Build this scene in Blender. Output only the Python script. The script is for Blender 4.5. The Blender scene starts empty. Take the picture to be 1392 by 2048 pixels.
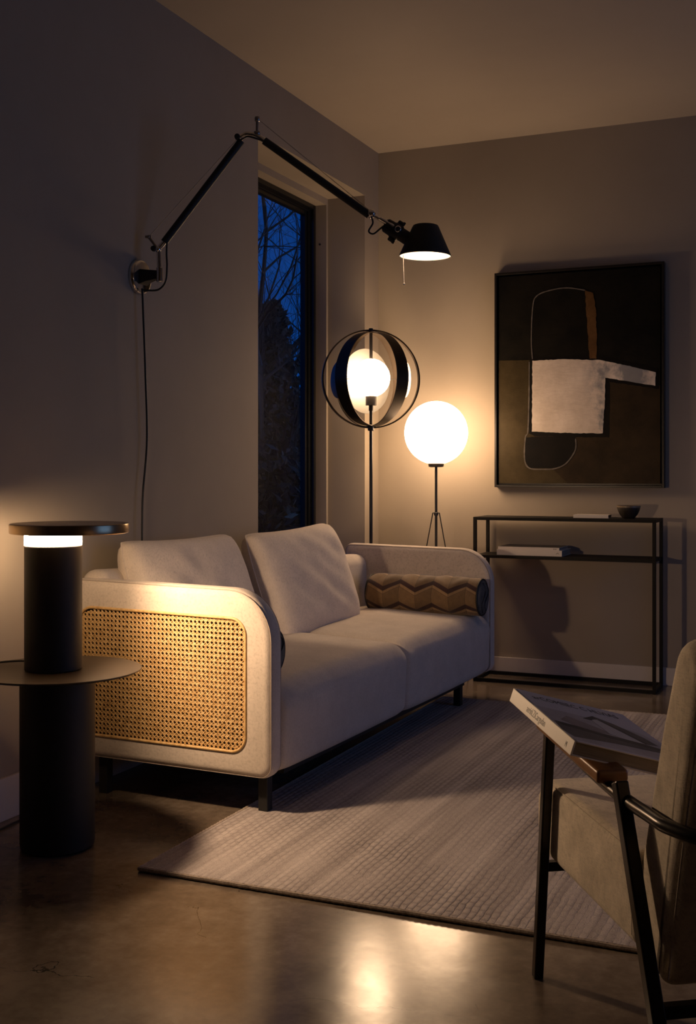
import bpy, bmesh, math, random
from mathutils import Vector, Matrix, Euler
from mathutils.geometry import tessellate_polygon
PI = math.pi
S = bpy.context.scene
COL = S.collection
R = math.radians
THETA = math.atan(990/2284)                  # yaw of the camera
CAMX, CAMH = 2.4417, 1.1
BACK, CEIL, RIGHT, NEAR = 6.0725, 2.928, 4.7, -2.6

# ------------------------------------------------------------------ materials
def newmat(name):
    m = bpy.data.materials.new(name); m.use_nodes = True
    nt = m.node_tree
    return m, nt, nt.nodes['Principled BSDF']
def N(nt, typ, **kw):
    n = nt.nodes.new(typ)
    for k, v in kw.items(): setattr(n, k, v)
    return n
def L(nt, a, b): nt.links.new(a, b)
def coords(nt, scale=(1,1,1), rot=(0,0,0)):
    tc = N(nt, 'ShaderNodeTexCoord'); mp = N(nt, 'ShaderNodeMapping')
    mp.inputs['Scale'].default_value = scale; mp.inputs['Rotation'].default_value = rot
    L(nt, tc.outputs['Object'], mp.inputs['Vector'])
    return mp.outputs['Vector']
def noise(nt, vec, scale, detail=4, rough=.6):
    n = N(nt, 'ShaderNodeTexNoise'); n.inputs['Scale'].default_value = scale
    n.inputs['Detail'].default_value = detail; n.inputs['Roughness'].default_value = rough
    L(nt, vec, n.inputs['Vector']); return n.outputs['Fac']
def ramp(nt, fac, stops, interp='LINEAR'):
    r = N(nt, 'ShaderNodeValToRGB'); r.color_ramp.interpolation = interp
    el = r.color_ramp.elements
    while len(el) < len(stops): el.new(.5)
    for e, (p, c) in zip(el, stops):
        e.position = p; e.color = (*c, 1) if len(c) == 3 else c
    L(nt, fac, r.inputs['Fac']); return r.outputs['Color']
def bump(nt, b, h, strength, dist, prev=None):
    n = N(nt, 'ShaderNodeBump'); n.inputs['Strength'].default_value = strength
    n.inputs['Distance'].default_value = dist
    L(nt, h, n.inputs['Height'])
    if prev: L(nt, prev, n.inputs['Normal'])
    L(nt, n.outputs['Normal'], b.inputs['Normal']); return n.outputs['Normal']
def mathn(nt, op, a, b=None, c=None):
    n = N(nt, 'ShaderNodeMath', operation=op)
    for i, x in enumerate((a, b, c)):
        if x is None: continue
        if isinstance(x, (int, float)): n.inputs[i].default_value = x
        else: L(nt, x, n.inputs[i])
    return n.outputs[0]
def plain(name, col, rough=.5, metal=0, var=.06, scale=14, bmp=0, bscale=200, spec=None):
    m, nt, b = newmat(name)
    v = coords(nt)
    lo = tuple(max(0, x*(1-var)) for x in col); hi = tuple(min(1, x*(1+var)) for x in col)
    L(nt, ramp(nt, noise(nt, v, scale), [(.3, lo), (.7, hi)]), b.inputs['Base Color'])
    b.inputs['Roughness'].default_value = rough; b.inputs['Metallic'].default_value = metal
    if spec is not None: b.inputs['Specular IOR Level'].default_value = spec
    if bmp: bump(nt, b, noise(nt, v, bscale, 3), bmp, .001)
    return m
def glow(name, col, strength):
    m, nt, b = newmat(name)
    b.inputs['Base Color'].default_value = (.9, .88, .82, 1)
    b.inputs['Roughness'].default_value = .5
    b.inputs['Emission Color'].default_value = (*col, 1)
    b.inputs['Emission Strength'].default_value = strength
    return m
def plaster(name, col, var=.05):
    m, nt, b = newmat(name)
    v = coords(nt)
    lo = tuple(x*(1-var) for x in col); hi = tuple(x*(1+var) for x in col)
    L(nt, ramp(nt, noise(nt, v, 1.7, 6, .62), [(.32, lo), (.68, hi)]), b.inputs['Base Color'])
    b.inputs['Roughness'].default_value = .82
    b.inputs['Specular IOR Level'].default_value = .25
    p = bump(nt, b, noise(nt, v, 9, 5), .12, .004)
    bump(nt, b, noise(nt, v, 260, 3), .18, .0006, p)
    return m
def fabric(name, col, var=.085, weave=900, mottled=7, rough=.92):
    m, nt, b = newmat(name)
    v = coords(nt)
    big = noise(nt, v, mottled, 5, .7)
    lo = tuple(x*(1-var) for x in col); hi = tuple(min(1, x*(1+var)) for x in col)
    c1 = ramp(nt, big, [(.3, lo), (.7, hi)])
    f1 = noise(nt, coords(nt, (1, .12, 1)), weave, 2); f2 = noise(nt, coords(nt, (.12, 1, .12)), weave, 2)
    ff = mathn(nt, 'ADD', f1, f2)
    mul = ramp(nt, ff, [(.7, (.80, .80, .80)), (1.25, (1.12, 1.12, 1.12))])
    mx = N(nt, 'ShaderNodeMix', data_type='RGBA', blend_type='MULTIPLY'); mx.inputs[0].default_value = 1
    L(nt, c1, mx.inputs[6]); L(nt, mul, mx.inputs[7]); L(nt, mx.outputs[2], b.inputs['Base Color'])
    b.inputs['Roughness'].default_value = rough
    b.inputs['Specular IOR Level'].default_value = .15
    b.inputs['Sheen Weight'].default_value = .15; b.inputs['Sheen Roughness'].default_value = .5
    p = bump(nt, b, ff, .5, .0012)
    bump(nt, b, noise(nt, v, 16, 4), .25, .006, p)
    return m

M = {}
M['wall'] = plaster('wall_plaster', (.335, .285, .225))
M['ceiling'] = plaster('ceiling_plaster', (.40, .345, .28), .03)
M['trim'] = plain('trim_paint', (.62, .56, .50), .55, var=.03)
M['black'] = plain('black_powder_coat', (.012, .011, .010), .42, .0, .2, 60, .15, 500)
M['blacksatin'] = plain('black_satin', (.014, .012, .011), .34, .3, .2, 40)
M['chairmetal'] = plain('black_brown_metal', (.022, .018, .014), .3, .6, .2, 40)
M['matteblack'] = plain('matte_black', (.010, .0095, .009), .62, 0, .2, 30, .1, 400)
M['chrome'] = plain('chrome', (.72, .70, .67), .10, 1, .02)
M['dullsteel'] = plain('dull_steel', (.33, .30, .28), .35, 1, .1)
M['brass'] = plain('brushed_bronze', (.42, .30, .17), .26, 1, .12, 30)
M['tabletop'] = plain('table_metal', (.052, .040, .029), .40, .35, .12, 20, .1, 300)
M['cable'] = plain('black_cable', (.012, .012, .012), .5)
M['frame'] = plain('window_frame', (.016, .017, .019), .22, .4, .1)
M['glossyband'] = plain('bronze_black_band', (.045, .032, .022), .34, .75, .15)
M['whitedish'] = plain('pearl_enamel', (.115, .110, .100), .5, 0, .02, spec=.2)
M['whitedish2'] = plain('pale_enamel', (.30, .28, .25), .5, 0, .02)
M['globe'] = glow('opal_globe_light', (1, .65, .38), 15)
M['bulb'] = glow('opal_bulb_light', (1, .66, .39), 46)
M['ring'] = glow('opal_ring_light', (1, .66, .39), 92)
M['lampbulb'] = glow('lamp_bulb_light', (1, .67, .42), 52)
M['whiteinner'] = plain('shade_inner_white', (.88, .86, .80), .5, 0, .02)
M['pull'] = plain('pull_chain', (.75, .70, .62), .4, 0, .02)
M['sofa'] = fabric('sofa_linen', (.58, .51, .44))
M['pillow'] = fabric('cushion_linen', (.72, .63, .54), mottled=9)
M['seam'] = plain('seam_thread', (.40, .34, .29), .9)
M['caneshade'] = plain('cane_hole_shade', (.07, .042, .018), .9)
M['chairfab'] = fabric('armchair_felt', (.62, .54, .43), .22, 500, 14)
M['concealed'] = plain('rail_black', (.010, .010, .010), .6)
M['paper'] = plain('page_edges', (.24, .20, .155), .9, 0, .1, 40)
M['bookwhite'] = plain('book_jacket', (.66, .60, .53), .45, 0, .02)
M['bookcover'] = plain('book_cover_print', (.66, .61, .61), .32, 0, .03)
M['ink'] = plain('printing_ink', (.03, .026, .022), .5)
M['print1'] = plain('print_grey', (.10, .09, .09), .32, 0, .25, 25)
M['print2'] = plain('print_light', (.50, .45, .43), .32, 0, .15, 25)
M['print3'] = plain('print_dark', (.035, .034, .036), .32, 0, .2, 25)
M['print4'] = plain('print_mid', (.30, .24, .22), .32, 0, .2, 20)
M['ceramic'] = plain('dark_ceramic', (.028, .022, .017), .35, 0, .2, 30)
M['ceramicrim'] = plain('ceramic_rim', (.16, .12, .08), .35, 0, .2, 30)
M['shelfmetal'] = plain('console_black_steel', (.007, .006, .005), .6, 0, .2, 30, spec=.2)
M['magdark'] = plain('magazine_dark_cover', (.05, .04, .035), .3)
M['wood'] = plain('armrest_wood', (.20, .085, .022), .4, 0, .25, 18)
M['ground'] = plain('garden_ground', (.03, .035, .02), .95, 0, .3, 3)
M['bark'] = plain('bark', (.009, .008, .007), .9, 0, .3, 20)
M['needle'] = plain('conifer_needles', (.006, .009, .007), .8, 0, .4, 5)
M['leaf'] = plain('shrub_leaves', (.009, .012, .007), .6, 0, .5, 4)

def brushed_page():
    m, nt, b = newmat('page_block')
    v = coords(nt, (3, 3, 400))
    L(nt, ramp(nt, noise(nt, v, 4, 2), [(.3, (.16, .13, .10)), (.7, (.34, .285, .22))]), b.inputs['Base Color'])
    b.inputs['Roughness'].default_value = .9
    return m
M['pages'] = brushed_page()

def concrete():
    m, nt, b = newmat('polished_concrete')
    v = coords(nt)
    big = noise(nt, v, 1.6, 7, .68); fine = noise(nt, v, 30, 4, .6)
    mixf = mathn(nt, 'ADD', mathn(nt, 'MULTIPLY', big, .8), mathn(nt, 'MULTIPLY', fine, .2))
    base = ramp(nt, mixf, [(.38, (.075, .055, .040)), (.50, (.140, .108, .080)), (.62, (.235, .19, .145))])
    # hairline cracks where two cell fields meet, only in a few patches
    wv = N(nt, 'ShaderNodeTexVoronoi', feature='DISTANCE_TO_EDGE'); wv.inputs['Scale'].default_value = 2.1
    dist = N(nt, 'ShaderNodeMixRGB'); dist.inputs[0].default_value = .16
    nn = N(nt, 'ShaderNodeTexNoise'); nn.inputs['Scale'].default_value = 5; nn.inputs['Detail'].default_value = 6
    L(nt, v, nn.inputs['Vector']); L(nt, v, dist.inputs[1]); L(nt, nn.outputs['Color'], dist.inputs[2])
    L(nt, dist.outputs[0], wv.inputs['Vector'])
    line = mathn(nt, 'LESS_THAN', wv.outputs['Distance'], .0014)
    patch = mathn(nt, 'GREATER_THAN', noise(nt, v, 2.6, 3), .55)
    crack = mathn(nt, 'MULTIPLY', line, patch)
    mx = N(nt, 'ShaderNodeMixRGB'); L(nt, crack, mx.inputs[0]); L(nt, base, mx.inputs[1]); mx.inputs[2].default_value = (.035, .024, .016, 1)
    L(nt, mx.outputs[0], b.inputs['Base Color'])
    rg = mathn(nt, 'MULTIPLY_ADD', noise(nt, v, 3.5, 6, .7), .18, .10)
    L(nt, rg, b.inputs['Roughness'])
    b.inputs['Specular IOR Level'].default_value = .55
    p = bump(nt, b, noise(nt, v, 6, 4), .10, .006)
    bump(nt, b, crack, -.5, .001, p)
    return m
M['floor'] = concrete()

def rugmat(name='rug_wool', edge=False):
    m, nt, b = newmat(name)
    v = coords(nt)
    sx = N(nt, 'ShaderNodeSeparateXYZ'); L(nt, v, sx.inputs[0])
    wob = mathn(nt, 'MULTIPLY_ADD', noise(nt, v, 7, 4), .024, -.012)
    X = mathn(nt, 'ADD', sx.outputs[0], wob); Y = mathn(nt, 'ADD', sx.outputs[1], mathn(nt, 'MULTIPLY', noise(nt, v, 11, 3), .006))
    ribs = mathn(nt, 'ABSOLUTE', mathn(nt, 'SINE', mathn(nt, 'MULTIPLY', X, PI/.019)))
    row = mathn(nt, 'FLOOR', mathn(nt, 'DIVIDE', X, .019))
    off = mathn(nt, 'MULTIPLY', mathn(nt, 'MODULO', row, 2.), .020)
    cells = mathn(nt, 'ABSOLUTE', mathn(nt, 'SINE', mathn(nt, 'MULTIPLY', mathn(nt, 'ADD', Y, off), PI/.040)))
    weave = mathn(nt, 'MULTIPLY', mathn(nt, 'POWER', ribs, .35), mathn(nt, 'POWER', cells, .25))
    patchy = ramp(nt, noise(nt, v, 1.9, 3), [(.40, (.25,)*3), (.62, (1,)*3)])
    stripe = noise(nt, coords(nt, (22, .6, 1)), 1.0, 3)
    fine = noise(nt, v, 240, 3)
    col = ramp(nt, mathn(nt, 'ADD', mathn(nt, 'MULTIPLY', stripe, .62), mathn(nt, 'MULTIPLY', fine, .38)),
               [(.34, (.30, .265, .25)), (.50, (.46, .41, .39)), (.66, (.60, .545, .52))])
    dark = mathn(nt, 'MULTIPLY_ADD', mathn(nt, 'MULTIPLY', mathn(nt, 'SUBTRACT', 1, weave), patchy), -.55, 1)
    mx = N(nt, 'ShaderNodeMix', data_type='RGBA', blend_type='MULTIPLY'); mx.inputs[0].default_value = 1
    L(nt, col, mx.inputs[6]); L(nt, dark, mx.inputs[7]); L(nt, mx.outputs[2], b.inputs['Base Color'])
    b.inputs['Roughness'].default_value = .97; b.inputs['Specular IOR Level'].default_value = .08
    p = bump(nt, b, mathn(nt, 'MULTIPLY', mathn(nt, 'SUBTRACT', weave, 1), patchy), .8, .004); bump(nt, b, fine, .8, .003, p)
    return m
M['rug'] = rugmat()
M['rugedge'] = plain('rug_binding', (.36, .30, .25), .95, 0, .3, 160, .8, 300)

def canemat():
    m, nt, b = newmat('rattan_cane')
    v = coords(nt)
    c = ramp(nt, noise(nt, v, 55, 5, .7), [(.3, (.46, .27, .09)), (.5, (.66, .43, .18)), (.72, (.80, .57, .28))])
    L(nt, c, b.inputs['Base Color']); b.inputs['Roughness'].default_value = .42
    bump(nt, b, noise(nt, v, 500, 3), .5, .0008)
    return m
M['cane'] = canemat()

def chevron():
    """bolster cover: zigzag bands running along the roll (local x is the roll's axis)"""
    m, nt, b = newmat('chevron_patchwork')
    tc = N(nt, 'ShaderNodeTexCoord'); sx = N(nt, 'ShaderNodeSeparateXYZ'); L(nt, tc.outputs['Object'], sx.inputs[0])
    ang = mathn(nt, 'ARCTAN2', sx.outputs[2], mathn(nt, 'MULTIPLY', sx.outputs[1], -1))           # round the roll
    arc = mathn(nt, 'MULTIPLY', ang, .093)
    u = mathn(nt, 'DIVIDE', sx.outputs[0], .168)
    fr = mathn(nt, 'FRACT', mathn(nt, 'ADD', u, 20.13))
    tri = mathn(nt, 'ABSOLUTE', mathn(nt, 'SUBTRACT', fr, .5))          # 0..0.5
    s = mathn(nt, 'ADD', arc, mathn(nt, 'MULTIPLY', tri, .085))
    f = mathn(nt, 'FRACT', mathn(nt, 'ADD', mathn(nt, 'DIVIDE', mathn(nt, 'SUBTRACT', s, .0616), .111), 10))
    A, B_, C_, D_ = (.150, .092, .042), (.030, .008, .007), (.235, .150, .075), (.110, .064, .026)
    base = ramp(nt, f, [(0, B_), (.19, (.10, .06, .03)), (.205, A), (.84, (.05, .03, .015)), (.858, C_), (.985, (.05, .03, .015))], 'CONSTANT')
    half = mathn(nt, 'GREATER_THAN', fr, .5)
    tone = mathn(nt, 'MULTIPLY_ADD', half, .30, .80)
    seam = mathn(nt, 'LESS_THAN', mathn(nt, 'ABSOLUTE', mathn(nt, 'SUBTRACT', tri, .25)), 2)
    sl = mathn(nt, 'MINIMUM', tri, mathn(nt, 'SUBTRACT', .5, tri))
    seam = mathn(nt, 'GREATER_THAN', sl, .008)
    tone = mathn(nt, 'MULTIPLY', tone, mathn(nt, 'MULTIPLY_ADD', seam, .45, .55))
    nz = mathn(nt, 'MULTIPLY_ADD', noise(nt, tc.outputs['Object'], 45, 4), .7, .65)
    tone = mathn(nt, 'MULTIPLY', tone, nz)
    mx = N(nt, 'ShaderNodeMix', data_type='RGBA', blend_type='MULTIPLY'); mx.inputs[0].default_value = 1
    L(nt, base, mx.inputs[6]); L(nt, tone, mx.inputs[7]); L(nt, mx.outputs[2], b.inputs['Base Color'])
    b.inputs['Roughness'].default_value = .8; b.inputs['Sheen Weight'].default_value = .2
    p = bump(nt, b, seam, .6, .002); bump(nt, b, noise(nt, tc.outputs['Object'], 500, 2), .4, .0008, p)
    return m
M['chevron'] = chevron()
M['bolsterend'] = plain('bolster_end_cloth', (.085, .085, .082), .85, 0, .35, 25, .4, 400)

def paint(name, stops, scale, rough=.5, b_=.3):
    m, nt, b = newmat(name)
    v = coords(nt)
    L(nt, ramp(nt, noise(nt, v, scale, 7, .7), stops), b.inputs['Base Color'])
    b.inputs['Roughness'].default_value = rough; b.inputs['Specular IOR Level'].default_value = .12
    p = bump(nt, b, noise(nt, coords(nt, (1, 1, 3)), 22, 6, .7), b_, .003)
    bump(nt, b, noise(nt, v, 140, 4), b_, .001, p)
    return m
M['pblack'] = paint('paint_black', [(.35, (.004, .004, .0035)), (.7, (.012, .010, .007))], 6, .42)
M['polive'] = paint('paint_olive', [(.35, (.032, .023, .010)), (.7, (.062, .046, .022))], 5, .45)
M['pbrown'] = paint('paint_brown', [(.35, (.020, .013, .007)), (.7, (.045, .029, .014))], 5, .5)
M['pdark'] = paint('paint_dark', [(.4, (.0035, .003, .003)), (.7, (.008, .006, .005))], 9, .5)
M['pochre'] = paint('paint_ochre', [(.35, (.07, .035, .012)), (.7, (.14, .072, .026))], 9, .5)
M['pline'] = paint('paint_line', [(.35, (.085, .075, .065)), (.7, (.16, .14, .125))], 30, .5)
def pwhite():
    m, nt, b = newmat('paint_white')
    v = coords(nt)
    base = ramp(nt, noise(nt, v, 7, 6, .7), [(.3, (.50, .42, .35)), (.7, (.72, .63, .55))])
    mask = ramp(nt, noise(nt, coords(nt, (1, 1, .8)), 5.2, 5, .7), [(.49, (0, 0, 0)), (.60, (.8,)*3)])
    gx = N(nt, 'ShaderNodeSeparateXYZ'); L(nt, v, gx.inputs[0])
    reg = ramp(nt, gx.outputs[0], [(.02, (0, 0, 0)), (.12, (1, 1, 1))])
    mk = mathn(nt, 'MULTIPLY', mask, reg)
    mx = N(nt, 'ShaderNodeMixRGB'); L(nt, mk, mx.inputs[0]); L(nt, base, mx.inputs[1]); mx.inputs[2].default_value = (.14, .16, .19, 1)
    L(nt, mx.outputs[0], b.inputs['Base Color']); b.inputs['Roughness'].default_value = .55
    p = bump(nt, b, noise(nt, coords(nt, (1, 1, 4)), 18, 7, .75), .6, .004)
    return m
M['pwhite'] = pwhite()
def glassmat():
    m, nt, b = newmat('window_glass')
    nt.nodes.remove(b)
    out = nt.nodes['Material Output']
    tr = N(nt, 'ShaderNodeBsdfTransparent'); tr.inputs[0].default_value = (.93, .95, .95, 1)
    gl = N(nt, 'ShaderNodeBsdfGlossy'); gl.inputs['Roughness'].default_value = .0
    lw = N(nt, 'ShaderNodeLayerWeight'); lw.inputs[0].default_value = .5
    fr = mathn(nt, 'MULTIPLY_ADD', mathn(nt, 'POWER', lw.outputs['Facing'], 4.0), .25, .02)
    mx = N(nt, 'ShaderNodeMixShader'); L(nt, fr, mx.inputs[0]); L(nt, tr.outputs[0], mx.inputs[1]); L(nt, gl.outputs[0], mx.inputs[2])
    L(nt, mx.outputs[0], out.inputs['Surface'])
    return m
M['glass'] = glassmat()

# ------------------------------------------------------------------ object helpers
def prop(o, label=None, cat=None, group=None, kind=None):
    if label: o['label'] = label
    if cat: o['category'] = cat
    if group: o['group'] = group
    if kind: o['kind'] = kind
    return o
def thing(name, label, cat, loc=(0,0,0), rz=0, group=None, mat=None):
    o = bpy.data.objects.new(name, None); COL.objects.link(o)
    o.empty_display_size = .1
    if mat is not None:
        o.matrix_world = mat
    else:
        o.location = loc; o.rotation_euler = (0, 0, rz)
    return prop(o, label, cat, group)
def root_matrix(o):
    return Matrix.Translation(o.location) @ o.rotation_euler.to_matrix().to_4x4()
def obj(name, bm, mat, parent=None, world=False, smooth=40, bevel=0, origin=None):
    """one mesh object; world=True: the mesh was written in world metres, move it under its parent"""
    me = bpy.data.meshes.new(name)
    bmesh.ops.recalc_face_normals(bm, faces=bm.faces)
    if parent is not None and world:
        m = Matrix.Identity(4); p = parent; chain = []
        while p is not None: chain.append(root_matrix(p)); p = p.parent
        for c in reversed(chain): m = m @ c
        bmesh.ops.transform(bm, matrix=m.inverted(), verts=bm.verts)
    if origin is not None:
        bmesh.ops.translate(bm, vec=-Vector(origin), verts=bm.verts)
    bm.to_mesh(me); bm.free()
    if smooth:
        for p in me.polygons: p.use_smooth = True
        me.set_sharp_from_angle(angle=R(smooth))
    o = bpy.data.objects.new(name, me); COL.objects.link(o)
    if origin is not None: o.location = origin
    for mm in (mat if isinstance(mat, (list, tuple)) else [mat]): me.materials.append(mm)
    if parent: o.parent = parent
    if bevel:
        md = o.modifiers.new('bevel', 'BEVEL'); md.width = bevel; md.segments = 2; md.limit_method = 'ANGLE'; md.angle_limit = R(40)
    return o
def box(bm, a, b, mat=None):
    a, b = Vector(a), Vector(b)
    c = (a+b)/2; d = b-a
    m = Matrix.Translation(c) @ Matrix.Diagonal((abs(d.x), abs(d.y), abs(d.z), 1))
    if mat is not None: m = mat @ m
    return bmesh.ops.create_cube(bm, size=1, matrix=m)['verts']
def B(): return bmesh.new()
def onebox(a, b):
    bm = B(); box(bm, a, b); return bm
def frame_of(d):
    d = d.normalized(); up = Vector((0, 0, 1)) if abs(d.z) < .95 else Vector((0, 1, 0))
    x = up.cross(d).normalized(); y = d.cross(x).normalized()
    return x, y
def rings(bm, rs, closed=False, caps=True):
    """skin a list of equal-length vertex rings"""
    vs = [[bm.verts.new(p) for p in r] for r in rs]
    n = len(vs[0])
    pairs = list(zip(vs, vs[1:])) + ([(vs[-1], vs[0])] if closed else [])
    for a, b in pairs:
        for i in range(n):
            bm.faces.new((a[i], a[(i+1) % n], b[(i+1) % n], b[i]))
    if caps and not closed:
        for r in (vs[0], vs[-1]):
            bm.faces.new(r)
    return vs
def smoothpath(pts, sub=8):
    pts = [Vector(p) for p in pts]
    if sub <= 1: return pts
    out = []
    for i in range(len(pts)-1):
        p0 = pts[max(i-1, 0)]; p1 = pts[i]; p2 = pts[i+1]; p3 = pts[min(i+2, len(pts)-1)]
        for k in range(sub):
            t = k/sub
            out.append(.5*((2*p1)+(-p0+p2)*t+(2*p0-5*p1+4*p2-p3)*t*t+(-p0+3*p1-3*p2+p3)*t**3))
    return out+[pts[-1]]
def tube(bm, pts, r, seg=12, sub=1, closed=False, sq=None):
    pts = smoothpath(pts, sub)
    rs = []; x = None
    n = len(pts)
    for i, p in enumerate(pts):
        if closed: d = pts[(i+1) % n]-pts[i-1]
        else: d = pts[min(i+1, n-1)]-pts[max(i-1, 0)]
        d.normalize()
        if x is None: x, y = frame_of(d)
        else:
            x = (x-d*x.dot(d)).normalized(); y = d.cross(x)
        rr = r(i/(n-1)) if callable(r) else r
        if sq: rs.append([p+x*a*sq[0]+y*b*sq[1] for a, b in ((-1,-1),(1,-1),(1,1),(-1,1))])
        else: rs.append([p+(x*math.cos(2*PI*k/seg)+y*math.sin(2*PI*k/seg))*rr for k in range(seg)])
    rings(bm, rs, closed)
    return bm
def lathe(bm, prof, c=(0,0,0), seg=48, axis=None):
    """prof: (radius, height) from end to end; radius 0 closes"""
    c = Vector(c); d = Vector(axis).normalized() if axis else Vector((0, 0, 1))
    if axis: x, y = frame_of(d)
    else: x, y = Vector((1, 0, 0)), Vector((0, 1, 0))
    prev = None
    for r, h in prof:
        if r < 1e-6: cur = [bm.verts.new(c+d*h)]
        else: cur = [bm.verts.new(c+d*h+(x*math.cos(2*PI*k/seg)+y*math.sin(2*PI*k/seg))*r) for k in range(seg)]
        if prev:
            for k in range(seg):
                a, b_ = prev[k % len(prev)], prev[(k+1) % len(prev)]
                e, f = cur[k % len(cur)], cur[(k+1) % len(cur)]
                vs = []
                for q in (a, b_, f, e):
                    if q not in vs: vs.append(q)
                if len(vs) > 2: bm.faces.new(vs)
        prev = cur
    return bm
def cyl(bm, a, b, r, seg=24, bev=.0):
    a, b = Vector(a), Vector(b); h = (b-a).length
    bv = min(bev, r*.45)
    pr = [(0, 0), (r-bv, 0), (r, bv), (r, h-bv), (r-bv, h), (0, h)] if bv else [(0, 0), (r, 0), (r, h), (0, h)]
    return lathe(bm, pr, a, seg, b-a)
def sphere(bm, c, r, seg=48, sc=(1,1,1)):
    n = seg//2
    pr = [(r*math.sin(PI*i/n), -r*math.cos(PI*i/n)) for i in range(n+1)]
    pr[0] = (0, -r); pr[-1] = (0, r)
    return lathe(bm, pr, c, seg)
def rpoly(pts, radii, seg=8):
    """polygon with rounded corners -> list of 2-D points (anticlockwise in = anticlockwise out)"""
    out = []; n = len(pts)
    if isinstance(radii, (int, float)): radii = [radii]*n
    for i in range(n):
        p = Vector(pts[i]); a = Vector(pts[i-1]); b = Vector(pts[(i+1) % n]); r = radii[i]
        u = (a-p); v = (b-p); lu, lv = u.length, v.length; u.normalize(); v.normalize()
        if r <= 1e-5: out.append(p); continue
        ang = u.angle(v); t = min(r/math.tan(ang/2), lu*.49, lv*.49); r = t*math.tan(ang/2)
        c = p+(u+v).normalized()*(r/math.sin(ang/2))
        p1 = p+u*t; p2 = p+v*t
        a1 = math.atan2(p1.y-c.y, p1.x-c.x); a2 = math.atan2(p2.y-c.y, p2.x-c.x)
        d = (a2-a1+PI) % (2*PI)-PI
        for k in range(seg+1):
            q = a1+d*k/seg; out.append(Vector((c.x+r*math.cos(q), c.y+r*math.sin(q))))
    return out
def inset(pts, d):
    """offset a closed anticlockwise 2-D outline inwards by d"""
    n = len(pts); out = []
    for i in range(n):
        a, p, b = pts[i-1], pts[i], pts[(i+1) % n]
        t1 = (p-a); t2 = (b-p)
        if t1.length < 1e-7: t1 = t2
        if t2.length < 1e-7: t2 = t1
        n1 = Vector((-t1.y, t1.x)).normalized(); n2 = Vector((-t2.y, t2.x)).normalized()
        m = (n1+n2)
        m = m.normalized() if m.length > 1e-6 else n1
        k = 1/max(.5, m.dot(n1))
        out.append(p+m*d*k)
    return out
def slab(bm, outline, to3, t0, t1, r=.02, seg=6, crown=0, capsteps=1):
    """puffed prism: a 2-D outline extruded from t0 to t1 with rounded rims; crown domes the two faces"""
    rs = []
    def ring(off, t):
        o = inset(outline, off) if off else outline
        rs.append([to3(p.x, p.y, t) for p in o])
    sg = 1 if t1 > t0 else -1
    c0 = sum((p for p in outline), Vector((0, 0)))/len(outline)
    def shrink(base, k): return [c0+(p-c0)*k for p in base]
    o_r = inset(outline, r)
    if crown:
        for i in range(6, 0, -1):
            k = 1-i/7
            rs.append([to3(p.x, p.y, t0-sg*crown*(1-k**2)) for p in shrink(o_r, k)])
    for i in range(seg+1):
        a = PI/2*i/seg
        ring(r*(1-math.sin(a)), t0+sg*r*(1-math.cos(a)))
    for i in range(seg+1):
        a = PI/2*(1-i/seg)
        ring(r*(1-math.sin(a)), t1-sg*r*(1-math.cos(a)))
    if crown:
        for i in range(1, 7):
            k = 1-i/7
            rs.append([to3(p.x, p.y, t1+sg*crown*(1-k**2)) for p in shrink(o_r, k)])
    rings(bm, rs)
    return bm
def prism(bm, outline, to3, t0, t1):
    rings(bm, [[to3(p[0], p[1], t0) for p in outline], [to3(p[0], p[1], t1) for p in outline]])
    return bm

# ------------------------------------------------------------------ camera
cam = bpy.data.cameras.new('camera'); co = bpy.data.objects.new('camera', cam); COL.objects.link(co)
co.location = (CAMX, 0, CAMH); co.rotation_euler = (PI/2, 0, THETA)
cam.sensor_fit = 'VERTICAL'; cam.sensor_height = 36; cam.lens = 36*2284/2048
cam.shift_y = (945-1024)/2048
cam.clip_start = .05
S.camera = co

# ------------------------------------------------------------------ the setting
def struct(name, bm, mat, parent=None, **k):
    o = obj(name, bm, mat, parent, **k)
    o['kind'] = 'structure'
    return o
struct('floor', onebox((-.02, NEAR, -.12), (RIGHT, BACK+.02, 0)), M['floor'], smooth=0)
struct('ceiling', onebox((-.5, NEAR-.2, CEIL), (RIGHT+.3, BACK+.3, CEIL+.15)), M['ceiling'], smooth=0)
bm = B()
def pierced(bm, x0, x1, ya, yb, za, zb, y0, y1):
    box(bm, (x0, y0, 0), (x1, ya, CEIL)); box(bm, (x0, yb, 0), (x1, y1, CEIL))
    box(bm, (x0, ya, 0), (x1, yb, za)); box(bm, (x0, ya, zb), (x1, yb, CEIL))
WY0, WY1, WZ0, WZ1 = 4.604, 5.868, .24, 2.642
pierced(bm, -.225, 0, WY0, WY1, WZ0, WZ1, NEAR, BACK)
pierced(bm, -.378, -.225, WY0+.03, WY1-.022, WZ0+.03, WZ1-.036, NEAR, BACK)
struct('wall_left', bm, M['wall'], smooth=0)
struct('wall_back', onebox((-.46, BACK, 0), (RIGHT+.3, BACK+.3, CEIL)), M['wall'], smooth=0)
struct('wall_near', onebox((-.46, NEAR-.2, 0), (RIGHT+.3, NEAR, CEIL)), M['wall'], smooth=0)
bm = B()
VY0, VY1, VZ0, VZ1 = 3.0, 5.3, .35, 2.40
pierced(bm, RIGHT, RIGHT+.25, VY0, VY1, VZ0, VZ1, NEAR, BACK)
struct('wall_right', bm, M['wall'], smooth=0)
struct('baseboard_back', onebox((0, BACK-.014, 0), (RIGHT, BACK, .092)), M['trim'], smooth=0, bevel=.002)
struct('baseboard_left', onebox((0, NEAR, 0), (.014, BACK-.014, .135)), M['trim'], smooth=0, bevel=.002)
struct('baseboard_right', onebox((RIGHT-.014, NEAR, 0), (RIGHT, BACK-.014, .092)), M['trim'], smooth=0, bevel=.002)
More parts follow.
